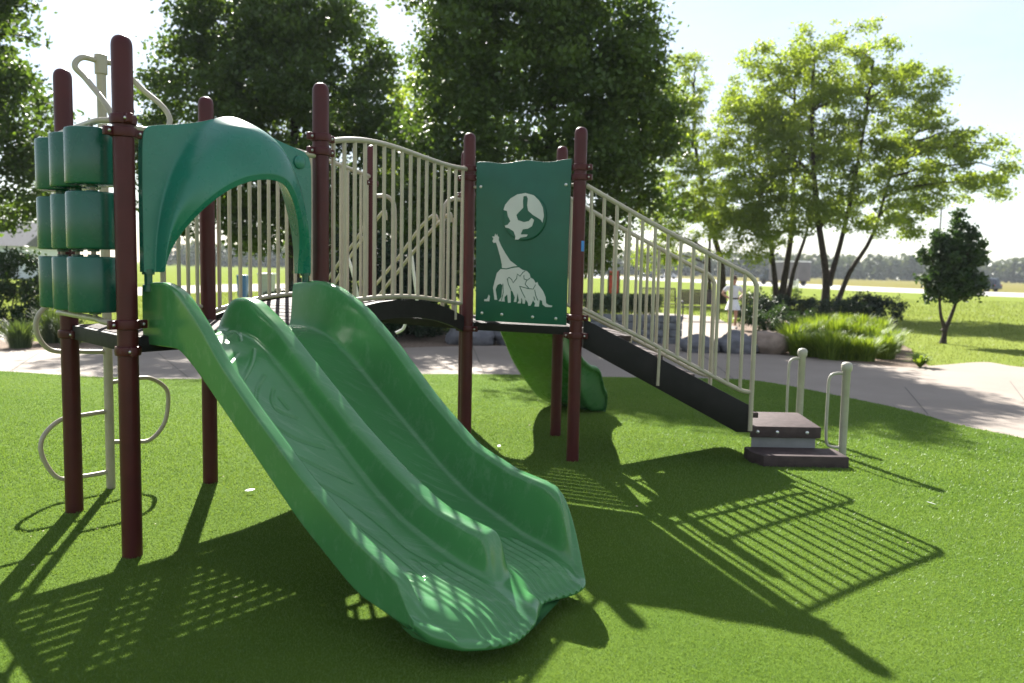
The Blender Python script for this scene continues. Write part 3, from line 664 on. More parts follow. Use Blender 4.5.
# landing step and low step at the foot, with riser
st = MB().prism([Vector(p) for p in ((2.085, 6.99, .185), (2.70, 6.99, .185), (2.76, 7.74, .185), (2.31, 7.74, .185))], (0, 0, .10), .008).build('step', M['tread'], PS)
for x_ in (2.15, 2.32, 2.58): MB().lathe([(.016, 0), (.016, .005), (.009, .011), (0, .012)], Vector((x_, 6.99, .235)), 12, (0, -1, 0)).build('bolt', M['bolt'], st)
MB().prism([Vector(p) for p in ((2.11, 7.03, .0), (2.67, 7.03, .0), (2.70, 7.70, .0), (2.33, 7.70, .0))], (0, 0, .186), .003).build('riser', M['riser'], PS)
MB().prism([Vector(p) for p in ((2.12, 6.69, -.01), (2.83, 6.69, -.01), (2.83, 7.026, -.01), (2.05, 7.026, -.01), (2.05, 6.84, -.01))], (0, 0, .105), .008).build('step', M['tread'], PS)
def grab(P, d, h_, r=.034):
    b = MB().lathe([(r, -.02), (r, h_-.09), (r+.012, h_-.075), (r+.014, h_-.03), (r+.004, h_-.012), (r*.5, h_-.002), (0, h_)], P, 18).build('grab_post', M['grey_tan'], PS)
    MB().tube(sm([P+UZ*(h_-.11), P+d*.09+UZ*(h_-.105), P+d*.145+UZ*(h_-.15), P+d*.15+UZ*(h_-.3), P+d*.15+UZ*.26, P+d*.14+UZ*.13, P+d*.10+UZ*.09, P+UZ*.085], 7), .013, 10).build('grab_handle', M['grey_tan'], b)
grab(Vector((2.945, 7.114, 0)), Vector((-1, .05, 0)), .85)
grab(Vector((2.92, 8.15, 0)), Vector((-.93, -.2, 0)), .87)

# ---------------- rear single slide off G-K
gd = Vector((-gk.y, gk.x, 0))
if gd.y < 0: gd = -gd
Lg = (K-G).length
def slide_one():
    bt = [(-.1, 1.14), (.15, 1.14), (.3, 1.09), (.6, .85), (.9, .57), (1.15, .37), (1.35, .28), (1.6, .24), (2.05, .22)]
    rt_ = [(-.1, 1.42), (.15, 1.43), (.3, 1.38), (.6, 1.12), (.9, .83), (1.15, .64), (1.35, .56), (1.5, .54), (1.58, .50), (1.63, .40), (1.67, .28), (2.05, .22)]
    bo = [(-.1, 1.08), (.3, 1.04), (.6, .79), (.9, .50), (1.15, .29), (1.35, .10), (1.5, .02), (2.05, .0)]
    rows = []
    for u_ in np.linspace(-.05, 1.72, 34):
        vl, vr = .22-.05*u_, Lg-.22+.05*u_; w = vr-vl; row = []
        bz, RZ, BZ = itp(u_, bt), max(itp(u_, rt_), itp(u_, bt)), itp(u_, bo)
        for t, z in [(.06, BZ), (0, BZ), (.0, BZ*.6+RZ*.4), (.0, RZ-.07), (-.05, RZ-.06), (-.06, RZ-.03), (-.05, RZ), (.01, RZ), (.05, RZ), (.09, RZ), (.11, RZ*.8+bz*.2), (.13, RZ*.4+bz*.6), (.17, bz+.02), (.24, bz), (.35, bz-.01), (.5, bz-.015), (.65, bz-.01), (.76, bz), (.83, bz+.02), (.87, RZ*.4+bz*.6), (.89, RZ*.8+bz*.2),
                     (.91, RZ), (.95, RZ), (.99, RZ), (1.05, RZ), (1.06, RZ-.03), (1.05, RZ-.06), (1, RZ-.07), (1, BZ*.6+RZ*.4), (1, BZ), (.94, BZ), (.6, BZ), (.4, BZ)]:
            row.append((u_, vl+w*t, z))
        rows.append(row)
    c = np.array(rows); last = c[-1].copy()
    for du, k in ((.02, .2), (.02, .6), (-.02, 1)):
        r_ = last.copy(); r_[:, 0] += du; r_[:, 2] = last[:, 2]*(1-k)+itp(1.72, bo)*k; c = np.concatenate([c, r_[None]])
    a = bspl(c, 120); a = np.swapaxes(bspl(np.swapaxes(a, 0, 1), 120, True), 0, 1)
    path = np.array([(p.x, p.y) for p in sm([(-.025, 8.035, 0), (.16, 8.45, 0), (.35, 8.87, 0), (.60, 9.25, 0), (.92, 9.50, 0), (1.28, 9.60, 0), (1.65, 9.62, 0)], 20)])
    dl = np.concatenate([[0], np.cumsum(np.hypot(*np.diff(path, axis=0).T))]); tg = np.gradient(path, dl, axis=0); tg /= np.hypot(tg[:, 0], tg[:, 1])[:, None]
    uu = np.clip(a[..., 0]+.0, -.1, 2.1); off = a[..., 1]-Lg/2
    cx, cy = np.interp(uu, dl, path[:, 0]), np.interp(uu, dl, path[:, 1]); tx, ty = np.interp(uu, dl, tg[:, 0]), np.interp(uu, dl, tg[:, 1])
    Gd = np.stack([cx-ty*off+tx*np.minimum(uu, 0), cy+tx*off+ty*np.minimum(uu, 0), a[..., 2]], -1)
    return Gd
s1 = gridmesh('single_slide', slide_one(), M['slide2'], PS, True)
s1['label'] = 'narrow bright green slide running down behind the panel'

# ---------------- arch climber behind the bridge, off H-K
hk = (K-H).normalized(); ho = Vector((-hk.y, hk.x, 0))
if ho.y < 0: ho = -ho
ac = MB()
r0 = lambda k: [gy(x, y, 8.55+k) for x, y in ()]
for x0, x1, Yd in ((430, 437, 8.9), (447, 451, 8.3)):
    pass
def climb_rail(px):
    return sm([gy(x, y, Y) for x, y, Y in px], 6)
ac.tube(climb_rail([(438, 222, 8.5), (434, 215, 8.5), (420, 228, 8.7), (398, 258, 9.0), (370, 292, 9.3), (338, 335, 9.7), (318, 400, 9.9)]), .017, 10)
ac.tube(climb_rail([(451, 222, 8.2), (449, 214, 8.2), (430, 232, 8.4), (404, 264, 8.7), (378, 297, 9.0), (345, 342, 9.4), (322, 412, 9.6)]), .017, 10)
climber = ac.build('arch_climber', M['tan'], PS)
ac = MB()
ac.tube(climb_rail([(386, 220, 8.7), (384, 211, 8.7), (372, 226, 8.9), (352, 254, 9.2), (332, 288, 9.5), (300, 340, 9.9), (285, 400, 10.1)]), .017, 10)
ac.tube(climb_rail([(365, 225, 8.5), (356, 240, 8.6), (334, 270, 8.8), (312, 305, 9.1), (290, 345, 9.5), (270, 408, 9.8)]), .017, 10)
ac.build('climber_rail', M['tan'], climber)
for px in ([(344, 248, 8.9), (352, 270, 8.9), (358, 300, 8.95), (362, 335, 9.0)], [(411, 250, 8.7), (414, 275, 8.7), (417, 300, 8.75), (416, 318, 8.8)], [(402, 316, 8.8), (405, 322, 8.8), (403, 329, 8.8), (396, 333, 8.8)]):
    MB().tube(climb_rail(px), .017, 10).build('rung', M['white_paint'], climber)
for P, sg in ((H, 1), (K, -1)):
    MB().tube(sm([P+hk*sg*.05+UZ*2.28, P+hk*sg*.13+UZ*2.285, P+hk*sg*.20+UZ*2.24, P+hk*sg*.225+UZ*2.12, P+hk*sg*.225+UZ*1.7, P+hk*sg*.225+UZ*1.15], 7), .02, 12).build('hand_hold', M['tan'], climber)
    MB().tube([P+hk*sg*.12+UZ*2.1, P+hk*sg*.12+UZ*1.15], .014, 10).build('hand_hold', M['tan'], climber)

# ================================================================== TURF BLADES
def blades(name, pos, h, w, lean, mt, tint=None, seg=1):
    n = len(pos); az = rng.uniform(0, 2*np.pi, n); fx = np.stack([np.cos(az), np.sin(az), np.zeros(n)], 1)
    la = rng.uniform(0, 2*np.pi, n); ld = np.stack([np.cos(la), np.sin(la), np.zeros(n)], 1)*(lean*rng.random(n)*h)[:, None]
    a = pos-fx*(w/2)[:, None]; b_ = pos+fx*(w/2)[:, None]; t = pos+ld+np.array([0, 0, 1])*h[:, None]
    V = np.stack([a, b_, t], 1).reshape(-1, 3); Fc = np.arange(n*3).reshape(-1, 3)
    return npmesh(name, V, Fc, mt, None, 0, rng.random(n) if tint is None else tint)
def in_poly(x, y, P):
    P = np.array(P); c = np.zeros(len(x), bool); j = len(P)-1
    for i in range(len(P)):
        k = ((P[i, 1] > y) != (P[j, 1] > y)) & (x < (P[j, 0]-P[i, 0])*(y-P[i, 1])/(P[j, 1]-P[i, 1]+1e-12)+P[i, 0]); c ^= k; j = i
    return c
NB = 520000
yy = 2.5*(13.0/2.5)**rng.random(NB); xh = (yy+.6)*.72; x_ = rng.uniform(-1, 1, NB)*xh
ok = in_poly(x_, yy, turf_pts); pos = np.stack([x_, yy, np.zeros(NB)], 1)[ok]
dst = np.hypot(pos[:, 0], pos[:, 1])
patch = np.array([noise.noise(Vector((p[0]*.6, p[1]*.6, 0))) for p in pos[::1]])
tb = blades('turf_blades', pos, rng.uniform(.006, .015, len(pos))*np.clip(dst/5, .8, 1.5), .0040*np.clip(dst/4.5, .8, 1.8), 1.3, L['turf'], np.clip(rng.random(len(pos))*.8+.1+.34*patch, 0, 1))
tag(tb, 'short green artificial grass blades covering the play area', 'artificial grass', kind='stuff')
# fallen bits on the turf
b = MB()
for i in range(70):
    y0 = 3.6+8*random.random(); x0 = random.uniform(-.68, .66)*y0; c = Vector((x0, y0, .024)); a_ = random.uniform(0, 6.28); l_ = random.uniform(.006, .016)
    X = Vector((math.cos(a_), math.sin(a_), random.uniform(-.2, .2)))*l_; Y = Vector((-math.sin(a_), math.cos(a_), random.uniform(-.2, .4)))*l_*.5
    b.bm.faces.new([b.bm.verts.new(c+q_) for q_ in (-X, Y, X, -Y)])
tag(b.build('leaf_litter', mat('dry_petal', (.34, .31, .20), .8, .2), None, 0), 'tiny pale petals and leaf scraps scattered on the turf', 'leaf litter', kind='stuff')
for i_, (px, py, lab) in enumerate(((250, 494, 'pale dry leaf lying on the sunlit turf between the maroon posts and the slide'), (499, 449, 'pale dry leaf lying on the sunlit turf just right of the slide'), (931, 507, 'pale dry leaf lying on the turf near the right edge of the picture'))):
    c = Vector(gz(px, py)); c.z = .028; b = MB(); a_ = .3+i_; X = Vector((math.cos(a_), math.sin(a_), .1))*.035; Y = Vector((-math.sin(a_), math.cos(a_), .2))*.014
    b.prism([c-X, c-X*.4-Y, c+X*.4-Y, c+X, c+X*.4+Y, c-X*.4+Y], (0, 0, .002))
    tag(b.build('dry_leaf', M['white_plastic'], None, 0), lab, 'leaf', 'dry leaves lying on the turf')

# ================================================================== VEGETATION
def leafcloud(centers, size, aspect=.6, up=.35):
    n = len(centers); nrm = rng.normal(size=(n, 3)); nrm[:, 2] += up*2; nrm /= np.linalg.norm(nrm, axis=1)[:, None]
    t = rng.normal(size=(n, 3)); t -= nrm*(t*nrm).sum(1)[:, None]; t /= np.linalg.norm(t, axis=1)[:, None]; bt = np.cross(nrm, t)
    s = size*rng.uniform(.6, 1.35, n)
    V = np.stack([centers-t*(s/2)[:, None], centers+bt*(s*aspect/2)[:, None]-nrm*(s*.08)[:, None], centers+t*(s/2)[:, None], centers-bt*(s*aspect/2)[:, None]-nrm*(s*.08)[:, None]], 1).reshape(-1, 3)
    return V, np.arange(n*4).reshape(-1, 4)
def crown_points(ells, nclump, nleaf, cr=.7, shell=.55, flat=.6, gap=0):
    w = np.array([(e[3]*e[4]*e[5])**.88 for e in ells]); w = w/w.sum(); cl = []
    for e, k in zip(ells, np.maximum(1, (w*nclump)).astype(int)):
        d = rng.normal(size=(k, 3)); d /= np.linalg.norm(d, axis=1)[:, None]
        r_ = rng.uniform(shell**3, 1, k)**(1/3)
        lump = np.array([1+.22*noise.noise(Vector(q_)*2.3+Vector((e[0], e[1], 1))) for q_ in d])
        cl.append(np.array(e[:3])+d*(r_*lump)[:, None]*np.array(e[3:6]))
    cl = np.concatenate(cl); sz = rng.uniform(.5, 1.25, len(cl))*cr
    i = rng.choice(len(cl), nleaf, p=(sz**2)/(sz**2).sum())
    off = rng.normal(size=(nleaf, 3))*.36*sz[i][:, None]; off[:, 2] *= flat
    return cl, cl[i]+off, i
def limb(b, p, q_, r0, r1, wob=.06, n=6, seg=7):
    p, q_ = Vector(p), Vector(q_); L_ = (q_-p).length; pts = []
    for k in range(n+1):
        f = k/n; w = Vector((random.uniform(-1, 1), random.uniform(-1, 1), random.uniform(-.5, .5)))*wob*L_*math.sin(f*math.pi)
        pts.append(p.lerp(q_, f)+UZ*(L_*.08*math.sin(f*math.pi))+w)
    b.tube(pts, [r0+(r1-r0)*k/n for k in range(n+1)], seg)
    return pts
def tree(name, label, cat, group, base, trunks, ells, nclump, nleaf, lsize, mt, bark, cr=.7, nl=16, shell=.5, flat=.6, aspect=.62, twig=0):
    base = Vector(base); t = empty(name, base, label, cat, group)
    cl, lp, ci = crown_points(ells, nclump, nleaf, cr, shell, flat)
    lp[:, 2] = np.maximum(lp[:, 2], base.z+.15)
    b = MB(); tips = []
    for tr in trunks:
        pts = sm([base+Vector(p) for p in tr[0]], 4); n_ = len(pts); b.tube(pts, [tr[1]*(1-.72*(k/(n_-1))**.8)*(1+.35*max(0, 1-k/2.5)) for k in range(n_)], 10); tips += pts[n_//3:]
    for k in range(nl):
        c = Vector(cl[random.randrange(len(cl))]); s_ = min(tips, key=lambda p: (p-c).length+max(0, p.z-c.z+.3)*1.5)
        pp = limb(b, s_, c, .06*trunks[0][1]/.2, .012, .07)
        for _ in range(twig):
            c2 = Vector(cl[random.randrange(len(cl))])
            pz = min(pp, key=lambda p: (p-c2).length)
            if (pz-c2).length < 2.5: limb(b, pz, c2, .018, .006, .08, 4, 5)
    b.build('trunk', bark, t)
    V, Fc = leafcloud(lp, lsize, aspect)
    ctint = rng.random(len(cl)); npmesh('crown', V, Fc, mt, t, 0, np.clip(.55*ctint[ci]+.45*rng.random(len(lp)), 0, 1))
    return t
# big dense maples behind the play area
tree('maple_tree', 'tall dense dark tree whose crown fills the upper middle above the green panel', 'tree', 'dense dark trees behind the playground', (.9, 22.4, -.05),
     [([(0, 0, 0), (.05, 0, 1.5), (-.1, .1, 3.5), (.1, 0, 6.5), (0, 0, 9.5)], .24)],
     [(.45, 22.4, 5.9, 3.4, 3.0, 3.6), (-.55, 22.2, 8.0, 2.1, 2.2, 2.3), (1.4, 22.2, 7.5, 2.1, 2.1, 2.2), (2.65, 22.0, 4.3, 1.55, 1.7, 2.0), (-1.5, 21.6, 4.3, 1.5, 1.7, 2.0), (-.3, 22.2, 9.5, 1.9, 1.9, 1.1), (-.9, 22.0, 9.2, 1.4, 1.6, 1.1), (1.3, 22.2, 8.9, 1.2, 1.2, .9),
      (-.8, 22.2, 2.9, 2.3, 2.0, 1.7), (1.1, 22, 2.9, 2.4, 2.0, 1.5), (2.95, 22, 5.9, 1.3, 1.5, 1.8), (-2.9, 22.4, 2.2, 1.3, 1.3, 1.4)], 700, 135000, .14, L['maple'], M['bark'], .8, 26)
tree('maple_tree', 'broad dense dark tree standing behind the bridge and slide hood, left of the tallest one', 'tree', 'dense dark trees behind the playground', (-7.3, 27, -.05),
     [([(0, 0, 0), (.05, 0, 1.5), (-.1, .1, 3.5), (.1, 0, 6.5), (0, 0, 10)], .26)],
     [(-7.9, 27, 5.8, 4.3, 3.5, 3.4), (-8.6, 27, 8.5, 3.0, 2.8, 2.6), (-6.3, 26.6, 7.6, 2.6, 2.5, 2.7), (-10.2, 26.6, 5.9, 2.2, 2.2, 2.2), (-5.0, 26.2, 5.0, 1.9, 2.0, 2.3), (-7.9, 27, 9.9, 2.0, 2, 1.6), (-9.5, 26.8, 3.7, 2.2, 2.2, 1.5), (-6.8, 26.8, 3.2, 2.6, 2.4, 1.6), (-4.6, 26.4, 2.9, 1.8, 2.0, 1.9), (-3.6, 26, 2.0, 1.2, 1.4, 1.5)], 560, 120000, .155, L['maple'], M['bark'], .9, 26)
tree('maple_tree', 'dense dark tree at the left edge beside the green drums', 'tree', 'dense dark trees behind the playground', (-15.8, 22, -.05),
     [([(0, 0, 0), (.05, 0, 1.5), (-.1, .1, 3.5), (.1, 0, 6.5), (0, 0, 9)], .25)],
     [(-15.4, 22, 5.0, 2.9, 3.0, 3.0), (-15.2, 21.6, 7.6, 2.5, 2.6, 2.6), (-16.8, 22, 8.5, 3.0, 2.6, 2.6), (-14.0, 21.5, 3.3, 1.7, 1.9, 1.5), (-13.9, 21.5, 5.6, 1.3, 1.6, 2.4), (-14.3, 21.5, 8.0, 1.3, 1.4, 1.6)], 360, 46000, .17, L['maple'], M['bark'], .85, 18)
tree('maple_tree', 'lighter leafy tree filling the gap between the two tall dark crowns', 'tree', None, (-4.1, 33, -.05),
     [([(0, 0, 0), (.05, 0, 1.5), (-.1, .1, 3.5), (.1, 0, 7.0)], .2)],
     [(-4.0, 33, 5.6, 2.0, 2.0, 3.2), (-3.8, 33, 7.8, 1.5, 1.5, 1.8), (-2.6, 32, 3.6, 1.6, 1.6, 1.4)], 130, 12000, .19, L['birch'], M['bark'], .7, 12)
# airy multi-trunk trees on the right
tree('river_birch', 'airy yellow-green tree forking into thick trunks behind the ornamental grass', 'tree', None, gz(824, 313),
     [([(0, 0, 0), (0, 0, 1.6), (-.5, 0, 4.2), (-.9, 0, 7.5), (-1.0, 0, 11)], .20), ([(.1, 0, 1.2), (.5, .1, 2.6), (.9, 0, 5.0), (1.3, 0, 8.2), (1.5, 0, 10.5)], .14), ([(.55, .3, 0), (1.1, .3, 1.7), (1.9, 0, 3.4), (2.7, 0, 6.5), (4.0, 0, 8.3)], .13)],
     [(13.1, 35, 9.9, 2.6, 2.4, 2.7), (14.7, 35, 8.3, 2.8, 2.6, 2.9), (16.3, 34.6, 6.9, 2.5, 2.4, 1.9), (18.4, 34.6, 6.3, 2.3, 2.0, 1.5), (19.6, 34.5, 5.3, 1.6, 1.4, .9), (17.2, 34.6, 5.0, 1.5, 1.5, .8), (12.3, 34.6, 6.2, 2.2, 2.2, 2.4), (14.8, 34.6, 4.4, 2.8, 2.2, 1.2), (16.6, 35, 9.2, 1.5, 1.5, 1.6), (13.0, 34.6, 4.0, 1.6, 1.6, 1.2), (16.3, 34.5, 3.9, 1.2, 1.3, .9)], 560, 62000, .145, L['birch'], M['birch_bark'], .62, 44, .3, .55, .5, 2)
tree('river_birch', 'airy yellow-green tree with two slim leaning trunks, nearer the stair railing', 'tree', None, gz(777, 309),
     [([(0, 0, 0), (-.2, 0, 1.6), (-.6, 0, 3.6), (-1.6, 0, 6.6)], .17), ([(.15, 0, 0), (.3, 0, 1.6), (.5, 0, 4.0), (.4, 0, 8.5), (.3, 0, 10)], .20), ([(.5, .2, 0), (.75, .2, 1.8), (1.2, 0, 3.6), (1.5, 0, 6)], .14)],
     [(11.0, 36, 9.2, 2.1, 2.1, 2.4), (10.3, 36, 6.9, 2.1, 2.0, 2.2), (9.6, 35.6, 4.8, 1.7, 1.7, 1.5), (12.0, 36, 5.9, 1.6, 1.6, 2.0), (11.2, 35.6, 3.6, 1.8, 1.6, .9), (9.3, 35.6, 3.5, 1.4, 1.4, 1.2), (10.4, 35.5, 2.9, 1.3, 1.2, .7)], 400, 40000, .145, L['birch'], M['birch_bark'], .62, 30, .3, .55, .5, 2)
tree('river_birch', 'pale slender tree with a straight trunk, just right of the dense dark crown', 'tree', None, gz(722, 304),
     [([(0, 0, 0), (-.1, 0, 2), (-.9, 0, 4.6), (-1.7, 0, 8), (-1.9, 0, 11)], .2), ([(-.6, .2, 0), (-.7, .2, 2), (-.8, 0, 5)], .14)],
     [(8.2, 42, 11.0, 1.7, 1.6, 1.8), (7.6, 42, 9.4, 1.7, 1.6, 1.6), (8.0, 42, 7.6, 2.0, 2.0, 1.9), (8.6, 42, 5.4, 2.1, 2.0, 1.3), (10.0, 42, 4.4, 1.8, 1.8, 1.0), (7.4, 41.5, 4.6, 1.3, 1.4, 1.4), (8.4, 41.5, 2.9, 1.6, 1.4, 1.0), (6.9, 41.5, 2.4, 1.0, 1.2, .9), (9.7, 41.5, 6.4, 1.5, 1.4, 1.4)], 360, 34000, .15, L['birch'], M['birch_bark'], .6, 24, .4, .55, .5, 1)
# small dark round tree on the lawn
tree('ornamental_tree', 'small round dark green tree with a forked trunk standing alone on the lawn', 'tree', None, (*gz(943, 342)[:2], -.04),
     [([(0, 0, 0), (.02, 0, .35), (-.12, 0, .8), (-.2, 0, 1.6)], .075), ([(.0, 0, .3), (.16, 0, .7), (.3, 0, 1.3), (.3, 0, 2)], .065)],
     [(10.75, 20.35, 1.95, .62, .6, .7), (10.85, 20.35, 2.6, .5, .5, .45), (11.2, 20.3, 2.25, .5, .5, .5), (11.25, 20.3, 1.65, .45, .5, .5), (10.45, 20.3, 1.6, .4, .4, .4), (10.35, 20.3, 1.2, .2, .25, .18), (10.9, 20.2, 1.35, .5, .5, .35), (11.35, 20.3, 1.2, .22, .25, .25), (10.5, 20.3, 2.35, .3, .3, .35), (11.0, 20.3, 3.0, .18, .2, .22), (11.5, 20.3, 2.0, .2, .2, .2)], 230, 17000, .10, L['small'], M['bark'], .22, 22, .2, .8)
def shrub(name, label, cat, group, ells, nclump, nleaf, size, mt, cr, shell=.4, flat=.8, aspect=.5):
    e0 = ells[0]; t = empty(name, (e0[0], e0[1], -.03), label, cat, group)
    cl, lp, ci = crown_points(ells, nclump, nleaf, cr, shell, flat); lp[:, 2] = np.abs(lp[:, 2]+.03)-.02
    V, Fc = leafcloud(lp, size, aspect); npmesh('foliage', V, Fc, mt, t, 0, np.clip(.5*rng.random(len(cl))[ci]+.5*rng.random(len(lp)), 0, 1))
    b = MB()
    for k in range(7):
        c = cl[random.randrange(len(cl))]; limb(b, (e0[0]+random.uniform(-.1, .1), e0[1], -.05), c, .02, .006, .05, 4, 5)
    b.build('stem', M['bark'], t)
def at(x, y): return gz(x, y)
p = at(838, 322); shrub('juniper_shrub', 'spreading dark juniper shrub behind the ornamental grass, around the forked trunk', 'shrub', 'dark junipers', [(p[0]+.9, p[1], .45, 1.0, .9, .5), (p[0]+1.5, p[1], .55, .7, .7, .5), (p[0]+.1, p[1], .4, .8, .8, .42)], 110, 7000, .10, L['juniper'], .28)
p = at(792, 316); shrub('juniper_shrub', 'dark juniper shrub between the two groups of trunks', 'shrub', 'dark junipers', [(p[0], p[1], .35, .9, .8, .42), (p[0]-.7, p[1], .3, .6, .6, .36), (p[0]+.8, p[1], .3, .7, .6, .36)], 90, 5000, .10, L['juniper'], .26)
p = at(752, 322); shrub('juniper_shrub', 'dark juniper shrub beside the person, behind the stair railing', 'shrub', 'dark junipers', [(p[0], p[1], .5, .6, .6, .55), (p[0]+.6, p[1], .4, .5, .5, .4)], 70, 4000, .10, L['juniper'], .26)
p = at(768, 331); shrub('clipped_shrub', 'low mid-green shrub behind the brown boulder', 'shrub', None, [(p[0], p[1], .3, .75, .6, .40), (p[0]+.7, p[1], .26, .6, .5, .34)], 80, 5500, .07, L['small'], .2)
def hedge():
    p0, p1 = gz(586, 338), gz(662, 339); c = (p0+p1)/2
    t = empty('hedge', (c[0], c[1], 0), 'long low grey-green hedge on top of the block wall behind the stairs', 'hedge')
    n = 11000; f = rng.random(n)[:, None]; P = p0*(1-f)+p1*f; P[:, 2] = .55+rng.random(n)**.6*.46+.05*np.sin(f[:, 0]*40); P[:, 1] += .62+rng.uniform(-.34, .34, n); P[:, 0] += rng.uniform(-.1, .1, n)
    V, Fc = leafcloud(P, .075, .4); npmesh('foliage', V, Fc, L['fescue'], t, 0, rng.random(n))
hedge()
# left shrubs
p = gz(15, 326); shrub('viburnum_shrub', 'large dark shrub at the left edge behind the drums', 'shrub', None, [(p[0], p[1], .95, 1.0, .9, .95), (p[0]+.35, p[1], .5, .7, .6, .55), (p[0]-1.1, p[1], .9, .9, .8, .95)], 130, 9000, .11, L['small'], .3)
p = gz(355, 338); shrub('viburnum_shrub', 'dark shrub behind the slide, left of the grey boulders', 'shrub', 'dark shrubs under the bridge', [(p[0], p[1], 1.15, 1.2, .9, 1.2), (p[0]+1.3, p[1], 1.0, .9, .8, 1.05), (p[0]-1.2, p[1], .6, .8, .7, .65)], 190, 17000, .10, L['juniper'], .3)
p = gz(425, 334); shrub('viburnum_shrub', 'dark shrub seen under the bridge, beside the first grey boulder', 'shrub', 'dark shrubs under the bridge', [(p[0], p[1], 1.0, .85, .8, 1.1), (p[0]-.5, p[1], .5, .7, .6, .55)], 120, 11000, .10, L['juniper'], .28)
def grass_clump(c, h, r, n, label, group, mt=None, name='ornamental_grass'):
    a = rng.uniform(0, 2*np.pi, n); rr = r*.45*np.sqrt(rng.random(n)); hh = h*rng.uniform(.45, 1.25, n)**1.2; sp = rng.uniform(.0, 1, n)**1.5*r*.9
    d = np.stack([np.cos(a), np.sin(a), np.zeros(n)], 1); p0 = np.array([c[0], c[1], -.03])+d*rr[:, None]; w = .010
    sd_ = np.stack([-np.sin(a), np.cos(a), np.zeros(n)], 1)
    rows = []
    for f, k in ((0, 1), (.45, .9), (.8, .6), (1, .05)):
        q_ = p0+d*(sp*f**2.1)[:, None]+np.array([0, 0, 1])*(hh*(f-.22*f**3))[:, None]; rows += [q_-sd_*w*k, q_+sd_*w*k]
    V = np.stack(rows, 1).reshape(-1, 3); base = np.arange(n)[:, None]*8
    Fc = np.concatenate([base+np.array([0, 1, 3, 2]), base+np.array([2, 3, 5, 4]), base+np.array([4, 5, 7, 6])])
    o = npmesh(name, V, Fc, mt or L['grass'], None, 180, np.tile(rng.random(n), 3)); tag(o, label, 'ornamental grass', group)
cl_ = [(792, 350, .72), (800, 354, .6), (808, 349, .9), (816, 355, .66), (822, 344, .95), (829, 358, .72), (836, 350, .92), (842, 343, .98), (846, 358, .68), (853, 351, .9), (860, 345, .95), (864, 359, .64), (870, 352, .82), (878, 347, .88), (884, 357, .6), (890, 351, .66)]
for x, y, h_ in cl_:
    grass_clump(gz(x, y), h_*random.uniform(.74, .90), .44, 800, 'feathery bright green grass clump in the bed beside the curved walkway', 'bright grass clumps by the walkway')
for x, y, h_ in ((52, 341, .7), (70, 343, .6), (20, 346, .55)):
    grass_clump(gz(x, y), h_, .42, 450, 'dull green grass clump in the mulch at the far left behind the drums', 'grass clumps at the far left', L['hedge'])
pl = gz(920, 366)
def leafy_plant(c):
    n = 60; V = []; Fc = []
    for i in range(n):
        a = random.uniform(0, 6.28); d = Vector((math.cos(a), math.sin(a), 0)); s_ = Vector((-d.y, d.x, 0)); l_ = random.uniform(.15, .34); h_ = random.uniform(.1, .3)
        k = len(V)
        for f, w in ((0, .01), (.5, .03), (1, .003)):
            q_ = Vector(c)+d*l_*f+UZ*(h_*math.sin(f*2.0)); V += [tuple(q_-s_*w), tuple(q_+s_*w)]
        Fc += [(k, k+1, k+3, k+2), (k+2, k+3, k+5, k+4)]
    o = npmesh('leafy_plant', np.array(V), np.array(Fc), L['grass'], None, 180, rng.random(len(Fc))); tag(o, 'little rosette of bright strap leaves by itself at the walkway edge', 'plant')
leafy_plant((pl[0], pl[1], -.03))
# boulders and block wall
def boulder(px0, px1, yb, yt, mt, label, seed, group=None, dep=.8):
    c = gz((px0+px1)/2, yb); Y = c[1]+dep*.5; w = (px1-px0)/FPX*Y; h_ = (yb-yt)/FPX*Y
    o = MB().blob((c[0], Y, h_*.30-.04), (w/2*1.02, dep*.6, h_*.58), 4, .22, 1.4, seed, .6).build('boulder', mt, None, 180); tag(o, label, 'boulder', group)
boulder(752, 794, 353, 327, M['boulder_brown'], 'brown rounded boulder half in shade beside the ornamental grass', 3)
boulder(722, 760, 353, 329, M['boulder_grey'], 'pale lilac-grey boulder left of the brown one, behind the stair railing', 5)
boulder(684, 722, 352, 333, M['boulder_grey'], 'low dark grey boulder left of the pale lilac one', 8)
boulder(446, 497, 344, 316, M['boulder_grey'], 'large blue-grey boulder right of the dark shrub, seen under the bridge', 11, None, 1.0)
boulder(493, 560, 345, 317, M['boulder_grey'], 'broad grey boulder seen below the green panel', 14, None, 1.0)
boulder(556, 600, 346, 322, M['boulder_grey'], 'grey boulder behind the rear slide', 17, None, 1.0)
def blockwall():
    a, c = gz(590, 341), gz(682, 343); d = Vector(c-a); d.z = 0; Lw = d.length; d.normalize(); n = Vector((-d.y, d.x, 0)); b = MB()
    z = -.03; k = 0
    while z < .55:
        x = -.2*(k % 2)
        while x < Lw:
            w = min(.40, Lw-x); x0 = max(x, 0)
            b.box(Vector(a)+d*(x0+(w-(x0-x))/2)+n*.15+UZ*(z+.08), ((w-(x0-x))-.012, .3+random.uniform(-.02, .02), .152), math.atan2(d.y, d.x), .012); x += .40
        z += .163; k += 1
    tag(b.build('block_wall', M['block'], None), 'low grey block retaining wall below the hedge, behind the stairs', 'retaining wall')
blockwall()

